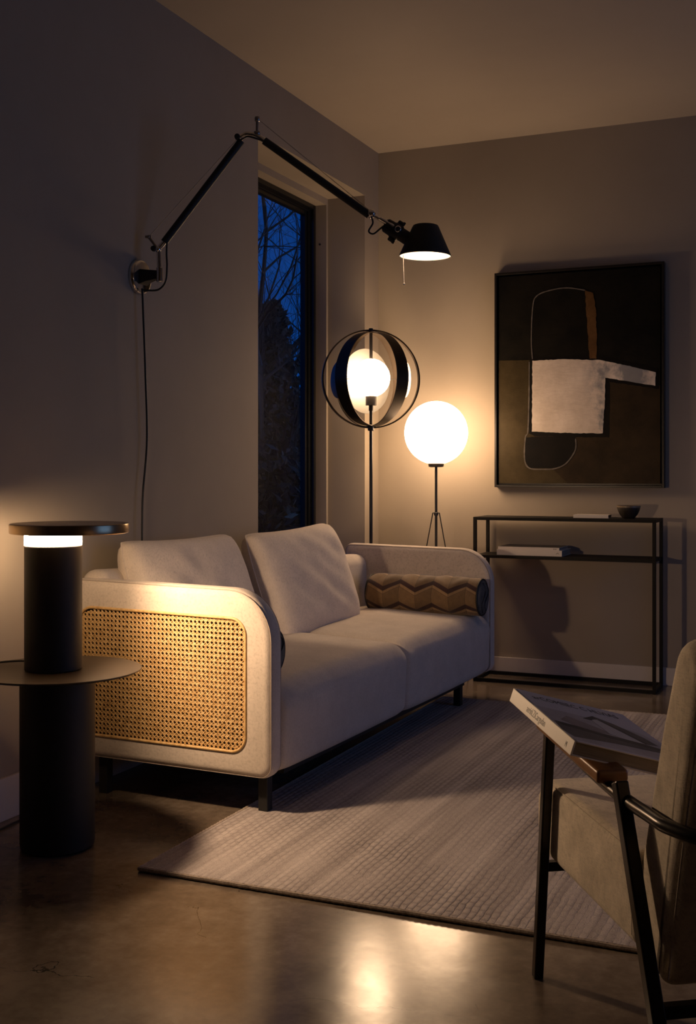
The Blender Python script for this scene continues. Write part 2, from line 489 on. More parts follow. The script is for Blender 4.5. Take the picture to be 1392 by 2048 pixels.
def ringframe(bm, x0, x1, ya, yb, za, zb, w):
    box(bm, (x0, ya, za), (x1, ya+w, zb)); box(bm, (x0, yb-w, za), (x1, yb, zb))
    box(bm, (x0, ya+w, za), (x1, yb-w, za+w)); box(bm, (x0, ya+w, zb-w), (x1, yb-w, zb))
# window_1: slim black frame in the deep reveal of the left wall
ya, yb, za, zb = WY0+.03, WY1-.022, WZ0+.03, WZ1-.036
bm = B(); ringframe(bm, -.375, -.290, ya, yb, za, zb, .026)
w1 = struct('window_1', bm, M['frame'], smooth=0, bevel=.002)
bm = B(); ringframe(bm, -.365, -.312, ya+.026, yb-.026, za+.016, zb-.016, .022)
ringframe(bm, -.352, -.322, ya+.048, yb-.048, za+.036, zb-.036, .024)
struct('window_sash', bm, M['frame'], w1, smooth=0, bevel=.0015)
struct('window_pane', onebox((-.340, ya+.06, za+.05), (-.335, yb-.06, zb-.05)), M['glass'], w1, smooth=0)
# a tiny screw cap on the inner jamb
bm = B(); cyl(bm, (-.265, WY1-.0215, 2.386), (-.265, WY1-.0255, 2.386), .006, 12); struct('screw_cap', bm, M['matteblack'], w1)
# window_2: the wide window in the right wall, towards the brighter evening sky
bm = B(); ringframe(bm, RIGHT+.10, RIGHT+.17, VY0, VY1, VZ0, VZ1, .05)
box(bm, (RIGHT+.10, (VY0+VY1)/2-.025, VZ0+.05), (RIGHT+.17, (VY0+VY1)/2+.025, VZ1-.05))
w2 = struct('window_2', bm, M['frame'], smooth=0)
for k, (a, b_) in enumerate(((VY0+.05, (VY0+VY1)/2-.025), ((VY0+VY1)/2+.025, VY1-.05))):
    struct('window_pane', onebox((RIGHT+.13, a, VZ0+.05), (RIGHT+.136, b_, VZ1-.05)), M['glass'], w2, smooth=0)

# ------------------------------------------------------------------ outside: garden at dusk
random.seed(4)
struct('garden_ground', onebox((-45, -20, -.5), (-.47, 60, -.25)), M['ground'], smooth=0)
def stick(bm, a, b, r0, r1, seg=5):
    x, y = frame_of(b-a)
    rings(bm, [[a+(x*math.cos(2*PI*k/seg)+y*math.sin(2*PI*k/seg))*r0 for k in range(seg)],
               [b+(x*math.cos(2*PI*k/seg)+y*math.sin(2*PI*k/seg))*r1 for k in range(seg)]])
def branch(bm, rnd, p, d, length, r, depth):
    n = 4; q = p.copy(); dd = d.copy()
    for i in range(n):
        dd = (dd+Vector((rnd.uniform(-1, 1), rnd.uniform(-1, 1), rnd.uniform(-.7, .9)))*.22).normalized()
        e = q+dd*length/n
        r1 = r*(1-.16)
        stick(bm, q, e, r, r1, 6 if r > .02 else 4)
        q, r = e, r1
        if depth > 0 and (i > 0 or depth > 3):
            for _ in range(2 if rnd.random() < .45 else 1):
                nd = (dd+Vector((rnd.uniform(-1, 1), rnd.uniform(-1, 1), rnd.uniform(-.35, .8)))*.95).normalized()
                branch(bm, rnd, q, nd, length*rnd.uniform(.55, .8), r*.6, depth-1)
def bare_tree(x, y, h, seed, label):
    rnd = random.Random(seed)
    bm = B()
    branch(bm, rnd, Vector((0, 0, 0)), Vector((0, 0, 1)), h*.50, h*.017, 5)
    o = obj('bare_tree', bm, M['bark'], smooth=0); o.location = (x, y, -.25)
    prop(o, label, 'tree')
def leaves(bm, rnd, c, rad, n, size, sc=(1, 1, 1)):
    for _ in range(n):
        v = Vector((rnd.gauss(0, 1), rnd.gauss(0, 1), rnd.gauss(0, 1))).normalized()*(rnd.random()**.4)
        p = c+Vector((v.x*rad*sc[0], v.y*rad*sc[1], v.z*rad*sc[2]))
        a = Vector((rnd.uniform(-1, 1), rnd.uniform(-1, 1), rnd.uniform(-1, 1))).normalized()*size*rnd.uniform(.6, 1.4)
        b_ = a.cross(Vector((rnd.uniform(-1, 1), rnd.uniform(-1, 1), rnd.uniform(-1, 1)))).normalized()*size*.45
        bm.faces.new([bm.verts.new(p-a), bm.verts.new(p-b_*1), bm.verts.new(p+a), bm.verts.new(p+b_)])
def conifer(x, y, h, w, seed, label):
    rnd = random.Random(seed)
    r = thing('conifer', label, 'tree', (x, y, -.25), 0, 'conifers in the garden')
    bm = B(); stick(bm, Vector((0, 0, 0)), Vector((0, 0, h*.95)), .12, .02, 8); obj('trunk', bm, M['bark'], r)
    bm = B()
    for i in range(int(h*9)):
        t = (i+.5)/(h*9); z = .3+t*(h-.3)
        for k in range(6):
            a = rnd.uniform(0, 2*PI); l = w*(1-t)**.85*rnd.uniform(.55, 1.1)+.05
            e = Vector((math.cos(a)*l, math.sin(a)*l, z-l*.25))
            for j in range(7):
                leaves(bm, rnd, Vector((0, 0, z)).lerp(e, (j+1)/7), .13, 5, .09)
    obj('foliage', bm, M['needle'], r, smooth=0)
def shrub(x, y, h, w, seed, label):
    rnd = random.Random(seed)
    r = thing('garden_shrub', label, 'shrub', (x, y, -.25), 0, 'shrubs in the garden')
    bm = B()
    for k in range(6):
        a = rnd.uniform(0, 2*PI); branch(bm, rnd, Vector((0, 0, 0)), Vector((math.cos(a)*.5, math.sin(a)*.5, 1)).normalized(), h*.6, .025, 2)
    obj('stems', bm, M['bark'], r, smooth=0)
    bm = B()
    for k in range(16):
        c = Vector((rnd.uniform(-.7, .7)*w, rnd.uniform(-.7, .7)*w, rnd.uniform(.12, .85)*h))
        leaves(bm, rnd, c, w*.5, 170, .055)
    obj('foliage', bm, M['leaf'], r, smooth=0)
bare_tree(-3.1, 10.6, 6.6, 11, 'large bare-branched tree nearest beyond the window')
bare_tree(-4.6, 12.4, 7.2, 23, 'bare-branched tree further back in the garden')
conifer(-4.9, 14.2, 3.75, .9, 3, 'dark conifer in the middle of the window view')
conifer(-7.9, 16.4, 4.0, 1.2, 5, 'dark conifer at the left of the garden')
for i, (x, y, h, w) in enumerate(((-3.2, 11.4, 2.7, 1.0), (-4.4, 12.3, 3.0, 1.1), (-5.7, 12.8, 3.1, 1.2), (-2.0, 12.4, 2.6, 1.2), (-7.2, 12.9, 2.8, 1.2), (-2.4, 9.4, 1.6, .8), (-3.7, 9.9, 1.7, .8))):
    shrub(x, y, h, w, 40+i, ['dense dark shrub just right of the window view', 'tall dense shrub in the middle of the window view', 'tallest leafy shrub left of the conifer', 'wide shrub at the far right of the garden',
          'shrub at the far left of the garden', 'low shrub near the house, right side', 'low shrub near the house, left side'][i])

# ------------------------------------------------------------------ rug
RX0, RX1, RY0, RY1, RT = .662, 2.42, 2.66, 5.272, .012
rug = thing('area_rug', 'large taupe ribbed wool rug under the front of the sofa', 'rug', (RX0, RY0, 0))
bm = B(); box(bm, (.006, .006, .0005), (RX1-RX0-.006, RY1-RY0-.006, RT)); obj('rug_field', bm, M['rug'], rug, smooth=0)
bm = B()
rnd = random.Random(3)
per = [(0, 0), (RX1-RX0, 0), (RX1-RX0, RY1-RY0), (0, RY1-RY0)]
path = []
for i in range(4):
    a, b_ = Vector(per[i]), Vector(per[(i+1) % 4]); n = int((b_-a).length/.0085)
    for k in range(n):
        q = a.lerp(b_, k/n); path.append((q.x+rnd.uniform(-1, 1)*.0008, q.y+rnd.uniform(-1, 1)*.0008, .0075))
pp = [Vector(p) for p in path]; rs = []
for i, p in enumerate(pp):
    d = (pp[(i+1) % len(pp)]-pp[i-1]).normalized(); x = Vector((0, 0, 1)); y = d.cross(x).normalized(); rr = .0072 if i % 2 else .0058
    rs.append([p+(x*math.cos(2*PI*k/8)+y*math.sin(2*PI*k/8))*rr for k in range(8)])
rings(bm, rs, closed=True)
obj('rug_binding', bm, M['rugedge'], rug)

# ------------------------------------------------------------------ sofa
# local frame: x from back (0) to front (DEP), y along the sofa from near arm (0) to far arm (LEN)
DEP, LEN, AT = .790, 2.225, .078
TH = -.0401
SB = .125
sofa = thing('sofa', 'beige linen two-seat sofa with rattan cane side panel and black legs', 'sofa', (.79-DEP*math.cos(TH), 3.205-DEP*math.sin(TH), 0), TH)
def side(x, z, t): return Vector((x, t, z))
arm_out = rpoly([(0.0, SB), (DEP, SB), (DEP, .725), (0.0, .737)], [.036, .048, .165, .036], 10)
def arm(y0, y1, recess):
    bm = B(); slab(bm, arm_out, side, y0, y1, .028, 6)
    return bm
PX0, PX1, PZ0, PZ1, PR = .030, DEP-.095, .205, .632, .055
panel_out = rpoly([(PX0, PZ0), (PX1, PZ0), (PX1, PZ1), (PX0, PZ1+.008)], PR, 10)
def cut(bm_src, bm_cut):
    """boolean difference of two bmeshes"""
    ms, mc = bpy.data.meshes.new('tmp'), bpy.data.meshes.new('tmp')
    for bm_ in (bm_src, bm_cut): bmesh.ops.recalc_face_normals(bm_, faces=bm_.faces)
    bm_src.to_mesh(ms); bm_cut.to_mesh(mc); bm_src.free(); bm_cut.free()
    os_, oc = bpy.data.objects.new('tmp', ms), bpy.data.objects.new('tmp', mc)
    COL.objects.link(os_); COL.objects.link(oc)
    md = os_.modifiers.new('b', 'BOOLEAN'); md.operation = 'DIFFERENCE'; md.object = oc; md.solver = 'EXACT'
    dg = bpy.context.evaluated_depsgraph_get()
    me = bpy.data.meshes.new_from_object(os_.evaluated_get(dg))
    bm = B(); bm.from_mesh(me)
    bpy.data.objects.remove(os_); bpy.data.objects.remove(oc)
    return bm
bmc = B(); prism(bmc, panel_out, side, -.05, .022)
armo = obj('arm', cut(arm(0, AT, True), bmc), M['sofa'], sofa, smooth=35)
prop(armo, 'near arm with the cane panel set in its outer face')
bmc = B(); prism(bmc, panel_out, side, LEN-.022, LEN+.05)
arm2 = obj('arm', cut(arm(LEN-AT, LEN, True), bmc), M['sofa'], sofa, smooth=35)
# stitched seam round the outer rim of the near arm
def rimseam(y, off):
    bm = B(); o = inset(arm_out, off)
    tube(bm, [side(p.x, p.y, y) for p in o], .0016, 6, 1, True); return bm
obj('arm_seam', rimseam(-.0002+.0085, .006), M['seam'], armo, smooth=60)
obj('arm_seam', rimseam(AT-.0083, .006), M['seam'], armo, smooth=60)
obj('arm_seam', rimseam(LEN-AT+.0083, .006), M['seam'], arm2, smooth=60)
def canepanel(yf, sgn):
    """woven cane: pairs of uprights and horizontals with two diagonals, clipped to the rounded opening"""
    bm = B()
    pit = .0160; hw = .00155; gap = .0022; th = .0006
    cx_, cz_ = PX0, PZ0
    def inside(x, z):
        if not (PX0 < x < PX1 and PZ0 < z < PZ1+.004): return False
        for ox, oz, sx, sz in ((PX0+PR, PZ0+PR, -1, -1), (PX1-PR, PZ0+PR, 1, -1), (PX1-PR, PZ1-PR, 1, 1), (PX0+PR, PZ1-PR, -1, 1)):
            if (x-ox)*sx > 0 and (z-oz)*sz > 0 and (x-ox)**2+(z-oz)**2 > PR*PR: return False
        return True
    def strand(p, d, length, w, lift, amp, ph, step):
        n = max(2, int(length/step)); run = []
        perp = Vector((-d.y, d.x))
        def flush():
            if len(run) > 1:
                rr = []
                for q, l in run:
                    rr.append([side(q.x+perp.x*w, q.y+perp.y*w, yf+sgn*l), side(q.x, q.y, yf+sgn*(l+th*1.3)), side(q.x-perp.x*w, q.y-perp.y*w, yf+sgn*l),
                               side(q.x-perp.x*w, q.y-perp.y*w, yf+sgn*(l-th)), side(q.x+perp.x*w, q.y+perp.y*w, yf+sgn*(l-th))])
                rings(bm, rr)
        for i in range(n+1):
            q = p+d*(length*i/n)
            if inside(q.x, q.y): run.append((q, lift+amp*math.cos(PI*i*step/pit*1.0+ph)))
            else:
                flush(); run = []
        flush()
    W, H_ = PX1-PX0, PZ1-PZ0
    nx, nz = int(W/pit)+1, int(H_/pit)+2
    st = pit/2
    for i in range(nx+1):
        for s in (-1, 1):
            strand(Vector((PX0+i*pit+s*gap, PZ0)), Vector((0, 1)), nz*pit, hw, .0010, .0005, i*PI, st)
    for j in range(nz+1):
        for s in (-1, 1):
            strand(Vector((PX0, PZ0+j*pit+s*gap)), Vector((1, 0)), nx*pit, hw, .0018, .0007, j*PI, st)
    s2 = math.sqrt(.5)
    for k in range(-nz, nx+1):
        strand(Vector((PX0+(k+.5)*pit, PZ0)), Vector((s2, s2)), nz*pit/s2, .00150, .0033, .0006, 0, pit/2/s2/2)
        strand(Vector((PX0+(k+nz+.5)*pit, PZ0)), Vector((-s2, s2)), nz*pit/s2, .00150, .0039, .0006, 1.5, pit/2/s2/2)
    return bm
cane = obj('cane_panel', canepanel(.007, -1), M['cane'], sofa, smooth=50)
prop(cane, 'woven rattan cane panel')
bm = B(); tube(bm, [side(p.x, p.y, .0) for p in panel_out], .0048, 10, 1, True)
obj('cane_edging', bm, M['cane'], cane, smooth=60)
bm = B(); prism(bm, inset(panel_out, -.001), side, .0215, .0205); obj('cane_hole_shade', bm, M['caneshade'], cane, smooth=0)  # dark sheet standing in for the shade behind the open weave
bm = B(); tube(bm, [side(p.x, p.y, LEN) for p in panel_out], .0048, 10, 1, True)
box(bm, (PX0+.01, LEN-.021, PZ0+.01), (PX1-.01, LEN-.012, PZ1-.005))
obj('cane_panel', bm, M['cane'], sofa, smooth=60)
# back
back_out = rpoly([(0.0, SB), (.135, SB), (.125, .765), (0.0, .765)], [.03, .03, .055, .050], 8)
bm = B(); slab(bm, back_out, side, AT-.05, LEN-AT+.05, .045, 6)
for v_ in bm.verts:
    if v_.co.z > .5: v_.co.z -= .085*v_.co.y/LEN
obj('backrest', bm, M['sofa'], sofa)
# seat cushions: full-height blocks with a rolled front edge
half = (LEN-2*AT)/2
for k in range(2):
    y0 = AT+k*half+.002; y1 = y0+half-.004
    so = rpoly([(.14, SB+.004), (DEP-.004, SB+.004), (DEP+.008, .36), (DEP-.04, .415), (.35, .432), (.14, .425)], [.01, .045, .065, .09, .2, .02], 9)
    bm = B()
    nlay = 28; rs = []
    for i in range(nlay+1):
        t = i/nlay; e = min(t, 1-t)
        # rounded ends
        rr = .034; d = e*(y1-y0)
        off = rr-math.sqrt(max(0, rr*rr-(rr-min(d, rr))**2)) if d < rr else 0
        crown = .014*(math.sin(PI*t)**.6 if 0 < t < 1 else 0)
        o = inset(so, off) if off else so
        lay = []
        for p in o:
            z = p.y+crown*max(0, (p.y-.30)/.13); x = p.x+crown*.55*max(0, (p.x-.5)/.27)
            lay.append(side(x, z, y0+t*(y1-y0)))
        rs.append(lay)
    # extra tight layers near the ends
    def lay_at(d, y):
        off = rr-math.sqrt(max(0, rr*rr-(rr-d)**2)); return [side(p.x, p.y, y) for p in inset(so, off)]
    pre = [lay_at(d, y0+d) for d in (0.0005, .003, .007, .014, .022)]
    post = [lay_at(d, y1-d) for d in (.022, .014, .007, .003, .0005)]
    rs = pre+rs[2:-2]+post
    rings(bm, rs)
    c = obj('seat_cushion', bm, M['sofa'], sofa, smooth=60)
# steel rail and legs
bm = B(); box(bm, (DEP-.09, .18, SB-.022), (DEP-.055, LEN-.30, SB+.004)); box(bm, (.05, .12, SB-.022), (.08, LEN-.30, SB+.004))
obj('base_rail', bm, M['concealed'], sofa, smooth=0)
for lx, ly, z0 in ((.11, .045, 0), (DEP-.06, .065, RT), (.11, LEN-.33, 0), (DEP-.075, LEN-.33, RT)):
    obj('leg', onebox((lx-.017, ly-.017, z0), (lx+.017, ly+.017, SB+.004)), M['concealed'], sofa, smooth=0, bevel=.002)

# ------------------------------------------------------------------ loose cushions on the sofa
def pillow_mesh(w, h, t, seed, wr=.006):
    """pillow in its own plane: x across, z up, y thickness"""
    rnd = random.Random(seed); bm = B(); n = 36; m = 28
    ph = [rnd.uniform(0, 6) for _ in range(8)]
    top, bot = {}, {}
    def P(i, j, s):
        u = -1+2*i/n; v = -1+2*j/m
        ex = max(abs(u), abs(v))
        # edges bow inwards between pointed corners
        x = u*(w/2)*(1+.030*(1-v*v)*abs(u)-.035*abs(v)**7); z = v*(h/2)*(1-.050*(1-abs(u)**2)*abs(v)-.030*abs(u)**9)
        k = max(0, (1-u**4))**.5*max(0, (1-v**4))**.5
        k = k**.8
        th_ = t/2*k
        edge = (1-abs(u)**3)*(1-abs(v)**3)
        wv = wr*math.sin(u*9+ph[0]+2*v)*math.sin(v*5+ph[1])*edge+wr*.8*math.sin(u*17+ph[2]+3*v)*max(0, v)**2*edge+wr*.5*math.sin((u+v)*12+ph[3])*edge
        return Vector((x, s*(th_+.004)+s*wv*min(1, k*2), z))
    for i in range(n+1):
        for j in range(m+1):
            rim = i in (0, n) or j in (0, m)
            top[i, j] = bm.verts.new(P(i, j, -1))
            bot[i, j] = top[i, j] if False else bm.verts.new(P(i, j, 1))
    for i in range(n):
        for j in range(m):
            bm.faces.new((top[i, j], top[i+1, j], top[i+1, j+1], top[i, j+1]))
            bm.faces.new((bot[i, j], bot[i, j+1], bot[i+1, j+1], bot[i+1, j]))
    for i in range(n):
        bm.faces.new((top[i, 0], bot[i, 0], bot[i+1, 0], top[i+1, 0])); bm.faces.new((top[i, m], top[i+1, m], bot[i+1, m], bot[i, m]))
    for j in range(m):
        bm.faces.new((top[0, j], top[0, j+1], bot[0, j+1], bot[0, j])); bm.faces.new((top[n, j], bot[n, j], bot[n, j+1], top[n, j+1]))
    rim = [P(i, 0, 0) for i in range(n)]+[P(n, j, 0) for j in range(m)]+[P(i, m, 0) for i in range(n, 0, -1)]+[P(0, j, 0) for j in range(m, 0, -1)]
    return bm, rim
def put_pillow(c, w, h, t, lean, yaw, roll, seed, label):
    # across = +y (world), normal towards +x
    mat = Matrix.Translation(c) @ Matrix.Rotation(yaw, 4, 'Z') @ Matrix.Rotation(PI/2, 4, 'Z') @ Matrix.Rotation(lean, 4, 'X') @ Matrix.Rotation(roll, 4, 'Y')
    bm, rim = pillow_mesh(w, h, t, seed)
    o = obj('sofa_cushion', bm, M['pillow'], smooth=80); o.matrix_world = mat
    prop(o, label, 'cushion', 'loose linen cushions against the sofa back')
    bm = B(); tube(bm, rim, .0030, 6, 1, True)
    obj('piping', bm, M['pillow'], o, smooth=80)
    return o
put_pillow((.205, 3.715, .620), .715, .50, .17, R(-20), TH, R(.6), 5, 'beige linen back cushion behind the near cane arm')
put_pillow((.258, 4.548, .618), .755, .50, .19, R(-19), TH, R(-1.5), 9, 'beige linen back cushion by the window, beside the far patterned bolster')

def bolster(x0, x1, y, z, r, label, roll):
    L_ = x1-x0
    o = thing('bolster_cushion', label, 'cushion', ((x0+x1)/2, y, z), TH, 'chevron bolsters on the sofa')
    bm = B(); n = 60; seg = 64; rs = []
    for i in range(n+1):
        t = -1+2*i/n; x = t*L_/2
        base = r*(1-.10*abs(t)**9)
        lay = []
        for k in range(seg):
            a = 2*PI*k/seg
            puff = .0022*math.sin(a*6+2.2*math.sin(t*10))
            rr = base+puff
            zz = rr*math.sin(a); 
            if zz < -r*.90: zz = -r*.90
            lay.append(Vector((x, rr*math.cos(a), zz)))
        rs.append(lay)
    rings(bm, rs)
    b_ = obj('bolster_cover', bm, M['chevron'], o, smooth=80)
    b_.rotation_euler = (roll, 0, 0) if roll else (0, 0, 0)
    for s in (-1, 1):
        bm = B()
        lathe(bm, [(0, L_/2+.012), (r*.35, L_/2+.014), (r*.70, L_/2+.010), (r*.87, L_/2+.001), (r*.88, L_/2-.01), (0, L_/2-.01)], (0, 0, 0), 40, (s, 0, 0))
        e = obj('end_cap', bm, M['bolsterend'], o, smooth=60)
        bm = B()
        tube(bm, [(s*(L_/2-.001), r*.90*math.cos(a), r*.90*math.sin(a)) for a in [2*PI*k/40 for k in range(40)]], .0042, 8, 1, True)
        tube(bm, [(s*(L_/2+.013+.003*math.cos(q*3)), r*(.30*math.sin(q*3.2)+.22), r*q*.7) for q in [-1+k/12 for k in range(25)]], .0022, 6)
        tube(bm, [(s*(L_/2+.012+.003*math.cos(q*3)), r*(.26*math.sin(q*3.2)-.22), r*q*.74) for q in [-1+k/12 for k in range(25)]], .0022, 6)
        obj('piping', bm, M['matteblack'], e, smooth=60)
    return o
bolster(.315, .885, 5.195, .512, .094, 'brown chevron-patterned bolster lying along the far sofa arm', 0)
bolster(.300, .715, 3.374, .506, .083, 'dark-ended chevron bolster behind the cane-sided near arm', 0)

# ------------------------------------------------------------------ side table + table lamp
tx, ty, TZ = .321, 2.743, .522
tab = thing('side_table', 'round black metal side table on a wide cylindrical column', 'side table', (tx, ty, 0))
bm = B(); lathe(bm, [(0, TZ-.007), (.238, TZ-.007), (.2435, TZ-.004), (.2445, TZ-.0012), (.2435, TZ), (.2, TZ-.0005), (0, TZ-.0005)], seg=128); obj('table_top', bm, M['tabletop'], tab, smooth=30)
bm = B(); lathe(bm, [(0, .002), (.098, .002), (.1065, .008), (.108, .02), (.108, TZ-.007), (0, TZ-.007)], seg=96); obj('column', bm, M['matteblack'], tab, smooth=30)
lx, ly = .310, 2.738
tl = thing('table_lamp', 'black cylinder table lamp with glowing ring under a bronze disc, on the side table', 'lamp', (lx, ly, TZ))
bm = B(); lathe(bm, [(0, .0), (.079, .0), (.0825, .003), (.083, .008), (.083, .362), (.081, .365), (0, .365)], seg=96); obj('lamp_body', bm, M['matteblack'], tl, smooth=30)
bm = B(); lathe(bm, [(0, .3652), (.0828, .3652), (.0828, .4000), (0, .4000)], seg=96); prop(obj('light_ring', bm, M['ring'], tl, smooth=30), 'glowing white ring')
dx, dy = .3536-.3097, 2.757-2.738
bm = B(); lathe(bm, [(0, .4002), (.169, .4002), (.1715, .402), (.172, .405), (.172, .425), (.1712, .4275), (.169, .4290), (.12, .4292), (0, .4292)], (dx, dy, 0), seg=128); prop(obj('lamp_disc', bm, M['brass'], tl, smooth=30), 'bronze disc top')
bm = B()
tube(bm, [(-.075, -.01, .006), (-.12, .02, .012), (-.165, .012, .010), (-.215, -.02, .006), (-.238, -.035, .004), (-.255, -.045, -.03), (-.262, -.05, -.25), (-.26, -.03, -.45), (-.225, -.03, -.5165),
          (-.16, -.10, -.518), (-.125, -.17, -.518), (-.16, -.235, -.518), (-.20, -.22, -.518), (-.22, -.12, -.518), (-.245, .05, -.518), (-.26, .4, -.518)], .0032, 8, 8)
obj('power_cord', bm, M['cable'], tl, smooth=60)

# ------------------------------------------------------------------ wall lamp
wl = thing('wall_lamp', 'swing-arm wall lamp with black conical shade and chrome round mount', 'lamp', (0, 3.643, 1.837))
U = Vector((math.cos(THETA), math.sin(THETA), 0))          # the direction the arms swing out in
O0 = Vector((.090, 3.645, 0))
def AP(s, z, w=0): return O0+U*s+Vector((-U.y, U.x, 0))*w+Vector((0, 0, z))
def S_(p): return (Vector(p)-O0).dot(U)
bm = B(); lathe(bm, [(0, 0), (.066, 0), (.067, .003), (.066, .012), (.062, .017), (.055, .019), (0, .0195)], (0, 3.643, 1.837), 64, (1, 0, 0)); obj('wall_mount', bm, M['chrome'], wl, True, 35)
bm = B()
def brk(x, y, z): return Vector((x, 3.643+y, 1.837+z))
rings(bm, [[brk(.019, -.028, -.030), brk(.019, .028, -.030), brk(.019, .022, .028), brk(.019, -.022, .028)],
           [brk(.045, -.022, -.020), brk(.045, .022, -.020), brk(.045, .018, .024), brk(.045, -.018, .024)],
           [brk(.085, -.009, -.012), brk(.085, .009, -.012), brk(.085, .009, .020), brk(.085, -.009, .020)]])
obj('bracket', bm, M['matteblack'], wl, True, 30, bevel=.002)
bm = B(); cyl(bm, (.092, 3.645, 1.813), (.092, 3.645, 1.869), .0125, 32, .003); obj('swivel_sleeve', bm, M['chrome'], wl, True, 35)
bm = B(); cyl(bm, (.091, 3.645, 1.866), (.089, 3.645, 1.930), .0085, 32, .001); obj('swivel_post', bm, M['chrome'], wl, True, 35)
A0 = AP(S_((.086, 3.644, 0)), 1.936); A0e = AP(S_((.110, 3.654, 0)), 1.966); A1 = AP(S_((.373, 3.768, 0)), 2.342)
K1 = AP(S_((.366, 3.765, 0)), 2.354); K2 = AP(S_((.397, 3.779, 0)), 2.366); K3 = AP(S_((.427, 3.791, 0)), 2.362); B0 = AP(S_((.452, 3.803, 0)), 2.343); B1 = AP(S_((.813, 3.959, 0)), 2.064)
bm = B(); tube(bm, [A0, A0e], .0095, 20); sphere(bm, A0, .0125, 24); obj('elbow_joint', bm, M['chrome'], wl, True, 60)
bm = B(); tube(bm, [A0e-(A1-A0e).normalized()*.004, A1], .0142, 24); obj('lower_arm', bm, M['matteblack'], wl, True, 40)
bm = B(); w = AP(S_(A0)-.016, A0.z+.002, -.004); cyl(bm, w-Vector((-U.y, U.x, 0))*.010, w+Vector((-U.y, U.x, 0))*.010, .0100, 24, .002); obj('knob', bm, M['matteblack'], wl, True, 40)
bm = B(); w = AP(S_(K1)-.007, K1.z+.002, -.006); cyl(bm, w-Vector((-U.y, U.x, 0))*.010, w+Vector((-U.y, U.x, 0))*.010, .0105, 24, .002); obj('knob', bm, M['matteblack'], wl, True, 40)
H0 = AP(S_((.054, 3.63, 0)), 1.983); H1 = AP(S_((.428, 3.792, 0)), 2.427)
bm = B(); tube(bm, [A0, H0], .0052, 16); sphere(bm, H0, .0075, 16); cyl(bm, H0-U*.012, H0+U*.010, .0055, 16); obj('spring_post', bm, M['dullsteel'], wl, True, 50)
bm = B(); tube(bm, [K3, H1], .0056, 16); cyl(bm, H1-Vector((0, 0, .012)), H1+Vector((0, 0, .006)), .0100, 20, .002); cyl(bm, K3+Vector((0, 0, .002)), K3+Vector((0, 0, .016)), .0125, 20, .002); obj('spring_post', bm, M['dullsteel'], wl, True, 50)
bm = B(); tube(bm, [A1, K1, K1.lerp(K2, .6)+Vector((0, 0, .006)), K2+Vector((0, 0, .003)), K3, B0], .0088, 20, 5); obj('elbow_joint', bm, M['chrome'], wl, True, 60)
bm = B(); tube(bm, [B0, B1], .0145, 24); obj('upper_arm', bm, M['matteblack'], wl, True, 40)
bm = B(); tube(bm, [H0, K1+Vector((0, 0, .004))], .0010, 6); obj('spring_wire', bm, M['dullsteel'], wl, True, 60)
bm = B(); tube(bm, [H1-U*-.006-Vector((0, 0, .006)), AP(S_(B1)+.004, B1.z+.016)], .0010, 6); obj('spring_wire', bm, M['dullsteel'], wl, True, 60)
J = AP(S_((.819, 3.961, 0)), 2.070)
bm = B(); sphere(bm, J, .0175, 32); cyl(bm, J-Vector((-U.y, U.x, 0))*.018, J+Vector((-U.y, U.x, 0))*.018, .012, 24, .002); obj('head_joint', bm, M['chrome'], wl, True, 50)
Wd = Vector((U.y, -U.x, 0))                                   # towards the camera
r0 = AP(S_((.828, 3.965, 0)), 2.063); r1 = AP(S_((.910, 4.001, 0)), 2.006)
bm = B(); tube(bm, [r0, r0.lerp(r1, .4)], .006, 16); tube(bm, [r0.lerp(r1, .25)+Wd*.014, r1+Wd*.022], .0088, 20); cyl(bm, r1+Wd*.008, r1+Wd*.034, .0125, 24, .002); obj('head_rod', bm, M['chrome'], wl, True, 50)
bm = B(); cyl(bm, r1+Wd*.034, r1+Wd*.0362, .0085, 20); obj('screw', bm, M['matteblack'], wl, True, 50)
s0 = AP(S_((.868, 3.983, 0)), 2.028); s1 = AP(S_((.965, 4.025, 0)), 1.962)
dd = (s1-s0).normalized()
bm = B(); lathe(bm, [(0, -.004), (.020, -.004), (.027, .004), (.028, .03), (.031, .034), (.031, .062), (.026, .066), (.025, .12), (0, .12)], s0, 40, dd)
up = dd.cross(Vector((-U.y, U.x, 0))).normalized()
for s in (-1, 1):
    c = s0+dd*.047+up*s*.034; cyl(bm, c-dd*.012, c+dd*.014, .010, 16, .003)
    c2 = s0+dd*.058+up*s*.032; cyl(bm, c2, c2+up*s*.014, .005, 12, .001)
obj('lamp_socket', bm, M['matteblack'], wl, True, 40)
sc = Vector((1.0045, 4.042, 1.911)); tilt = Vector((U.x*.018, U.y*.018, 1)).normalized()
bm = B()
h_ = .112
lathe(bm, [(.0965, -.002), (.0975, 0), (.0965, .004), (.0500, h_-.004), (.0465, h_+.002), (.040, h_+.0045), (0, h_+.0045), (0, h_+.0025), (.039, h_+.0025), (.045, h_-.001), (.0485, h_-.0055), (.0952, .003), (.0962, -.001), (.0965, -.002)], sc, 96, tilt)
sh = obj('lamp_shade', bm, M['matteblack'], wl, True, 30)
bm = B(); lathe(bm, [(.0950, .001), (.0475, h_-.008), (.042, h_-.003), (0, h_-.001)], sc, 96, tilt); obj('shade_lining', bm, M['whiteinner'], sh, True, 30)
bm = B(); sphere(bm, sc+tilt*.055, .028, 32); cyl(bm, sc+tilt*.075, sc+tilt*.105, .014, 20); prop(obj('light_bulb', bm, M['lampbulb'], wl, True, 60), 'lit bulb')
pp0 = Vector((.930, 4.010, 1.915))
bm = B(); tube(bm, [pp0, pp0+Vector((-.001, 0, -.03)), pp0+Vector((.002, 0, -.105))], .0018, 8, 4); sphere(bm, pp0+Vector((.002, 0, -.108)), .0042, 16); obj('pull_cord', bm, M['pull'], wl, True, 60)
bm = B()
